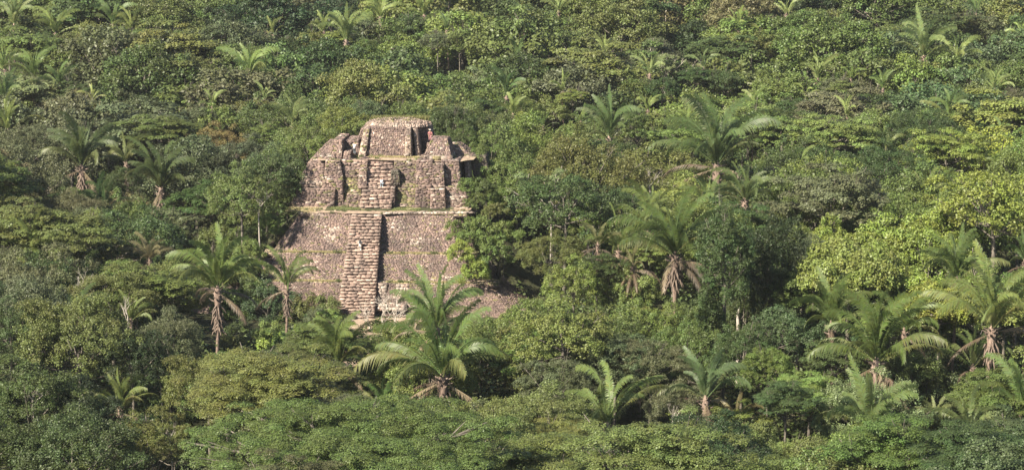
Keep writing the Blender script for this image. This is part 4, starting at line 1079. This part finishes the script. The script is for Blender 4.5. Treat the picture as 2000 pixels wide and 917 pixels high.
    if pack:
        bm = bmesh.new(); bmesh.ops.create_cube(bm, size=1, matrix=Matrix.Diagonal((.32, .20, .46, 1)))
        bmesh.ops.bevel(bm, geom=bm.edges[:], offset=.07, segments=3, affect='EDGES')
        me = bpy.data.meshes.new('backpack'); bm.to_mesh(me); bm.free(); me.materials.append(plain('backpack_cloth', pack))
        for p in me.polygons: p.use_smooth = True
        w_ = Matrix.Translation(P0) @ Matrix.Rotation(rz, 4, 'Z')
        b = link('backpack', me, None, w_ @ (mid.lerp(sh, .6)+Vector((0, .22*math.cos(lean), .22*math.sin(lean)))), (lean, 0, rz))
        tag(b, 'dark backpack carried by the climber in white on the lower stairway', 'backpack')
        bm = bmesh.new(); bmesh.ops.create_cube(bm, size=1, matrix=Matrix.Translation((0, .12, -.08)) @ Matrix.Diagonal((.22, .07, .2, 1)))
        bmesh.ops.bevel(bm, geom=bm.edges[:], offset=.025, segments=2, affect='EDGES')
        me2 = bpy.data.meshes.new('pocket'); bm.to_mesh(me2); bm.free(); me2.materials.append(me.materials[0]); link('pocket', me2, b)
def on_stair(px, py, top, bot, wob=0):
    """stair point (v, z from bot to top) seen at this pixel"""
    best = None
    for i in range(400):
        t = i/399; v, z = lerp(bot[0], top[0], t), lerp(bot[1], top[1], t)
        u, zz = uz(px, py, v)
        if best is None or abs(zz-z) < best[0]: best = (abs(zz-z), T(u, v, z))
    return best[1]
p = on_stair(703, 491, (-.9, Z_T), (-13.0, G0+.3))
person(p+Vector((0, -.02, -.05)), math.radians(176), (.55, .35, .5, .06), (.68, .66, .60), (.50, .46, .40), (.12, .08, .06), 'visitor in white climbing the lower stairway with a dark backpack', pack=(.05, .05, .055))
p = on_stair(746, 369, (9.2, Z_U), (3.6, Z_T))
person(p+Vector((0, -.02, 0)), math.radians(195), (.75, .30, .7, .08), (.42, .45, .50), (.20, .25, .30), (.10, .08, .07), 'visitor in pale grey-blue bending forward on the upper stairway')
u, z = uz(692, 302, 8.7)
person(T(u, 8.7, z), math.radians(160), (.25, .15, .9, .02), (.62, .62, .60), (.10, .11, .12), (.07, .05, .04), 'visitor in white top and dark trousers standing by the left side of the summit block')
u, z = uz(840, 279, 15.4)
person(T(u, 15.4, uz(842, 279, 14.6)[1]+.0), math.radians(10), (.1, .2, .4, .02), (.40, .15, .16), (.33, .17, .17), (.70, .64, .58), 'visitor in red shirt and pale hat standing at the right of the summit block', hat=True)

# ------------------------------------------------------------------ labels that tell the plants apart by their neighbours
MARKS = [('the rounded temple summit', 765, 235), ("the temple's left shoulder", 600, 320), ("the temple's right shoulder", 925, 320), ('the right end of the terrace', 930, 410),
 ('the left end of the terrace', 575, 410), ('the foot of the lower stairway', 690, 640), ('the lowest temple tier', 960, 590), ('the big palm before the temple', 865, 700), ('the long-trunked palm', 425, 570),
 ('the withered palm', 292, 505), ('the stubby-trunked palm', 160, 320), ('the upright palm pair left of temple', 308, 330), ('the yellow-brown tree', 415, 270), ('the lone upper left palm', 490, 120), ('the palm behind the left shoulder', 565, 220),
 ('the top left palm row', 180, 50), ('the palm row on the left edge', 70, 150), ('the palms at the top centre', 690, 50), ('the dead-fronded palm', 1190, 250), ('the large browning palm', 1400, 310), ('the bare-stemmed palm', 1318, 470),
 ('the dark vine-draped pair', 1460, 460), ('the lime green creeper slope', 1750, 470), ('the double palm above the slope', 1868, 540), ('the tall palm at the right edge', 1938, 640), ('the dark-hearted palm', 1712, 690),
 ('the bright plumed palm', 1700, 840), ('the curved-frond palm', 1185, 810), ('the straw-coloured palm', 1440, 810), ('the wide bottom spreading tree', 700, 850), ('the bleached forked snag', 315, 700),
 ('the small yellow-green palm', 235, 780), ('the bottom left corner', 20, 900), ('the bottom right corner', 1980, 900), ('the top right corner', 1980, 15), ('the top left corner', 20, 15), ('the great upper right palm', 1800, 90),
 ('the upper right palm cluster', 1600, 150), ('the two-plumed palm', 1795, 370), ('the white broken trunk', 1440, 630), ('the pale-limbed tree', 1075, 370), ('the slim dark palm right of the summit', 985, 180), ('the small central upper palm', 1268, 130),
 ('the middle of the top edge', 1000, 5), ('the middle of the left edge', 5, 470), ('the middle of the right edge', 1995, 430), ('the palm by the rubble corner', 560, 550)]
def label_all():
    used_l = set(o['label'] for o in COL.objects if 'label' in o)
    LAB.sort(key=lambda t: -t[4])
    for root, desc, px, py, size in LAB:
        px = min(1999, max(0, px)); py = min(915, max(0, py))
        order = sorted(MARKS, key=lambda m: math.hypot(m[1]-px, m[2]-py))
        done = False
        for k in range(12):
            nm, mx, my = order[k]; dx, dy = px-mx, py-my; d = math.hypot(dx, dy)
            dr = ''
            if abs(dy) > abs(dx)*.41: dr = 'above' if dy < 0 else 'below'
            if abs(dx) > abs(dy)*.41: dr = (dr+' ' if dr else '')+('right of' if dx > 0 else 'left of')
            ds = 'just ' if d < 60 else '' if d < 150 else 'well ' if d < 300 else 'far '
            if nm.startswith('the') and 'corner' in nm and d < 60: ds, dr = '', 'in'
            for sz in ('', 'broad ' if size > 75 else 'small ' if size < 45 else 'middling '):
                l = f'{sz}{desc} {ds}{dr} {nm}'
                if l not in used_l and len(re_words(l)) <= 16: used_l.add(l); root['label'] = l; done = True; break
            if done: break
        if not done: root['label'] = f'{desc} in the crowded canopy'
def re_words(l): return l.replace('-', ' ').split()
label_all()
# ------------------------------------------------------------------ the air
def haze(density):
    x0, x1, y0, y1, z0, z1 = -2600, 2600, -1600, 4100, -14, 64
    V = [(x, y, z) for z in (z0, z1) for (x, y) in ((x0, y0), (x1, y0), (x1, y1), (x0, y1))]
    Fs = [0, 3, 2, 1, 4, 5, 6, 7, 0, 1, 5, 4, 1, 2, 6, 5, 2, 3, 7, 6, 3, 0, 4, 7]
    m = bpy.data.materials.new('haze'); m.use_nodes = True; nt = m.node_tree; nt.nodes.clear()
    out = nt.nodes.new('ShaderNodeOutputMaterial'); pv = nt.nodes.new('ShaderNodeVolumePrincipled')
    pv.inputs['Color'].default_value = (.92, .95, .97, 1); pv.inputs['Density'].default_value = density; pv.inputs['Anisotropy'].default_value = .2
    nt.links.new(pv.outputs[0], out.inputs['Volume'])
    o = link('haze', new_mesh('haze', V, Fs, 4, mat=m)); tag(o, 'thin warm morning haze over the jungle', kind='stuff')
haze(.00007)
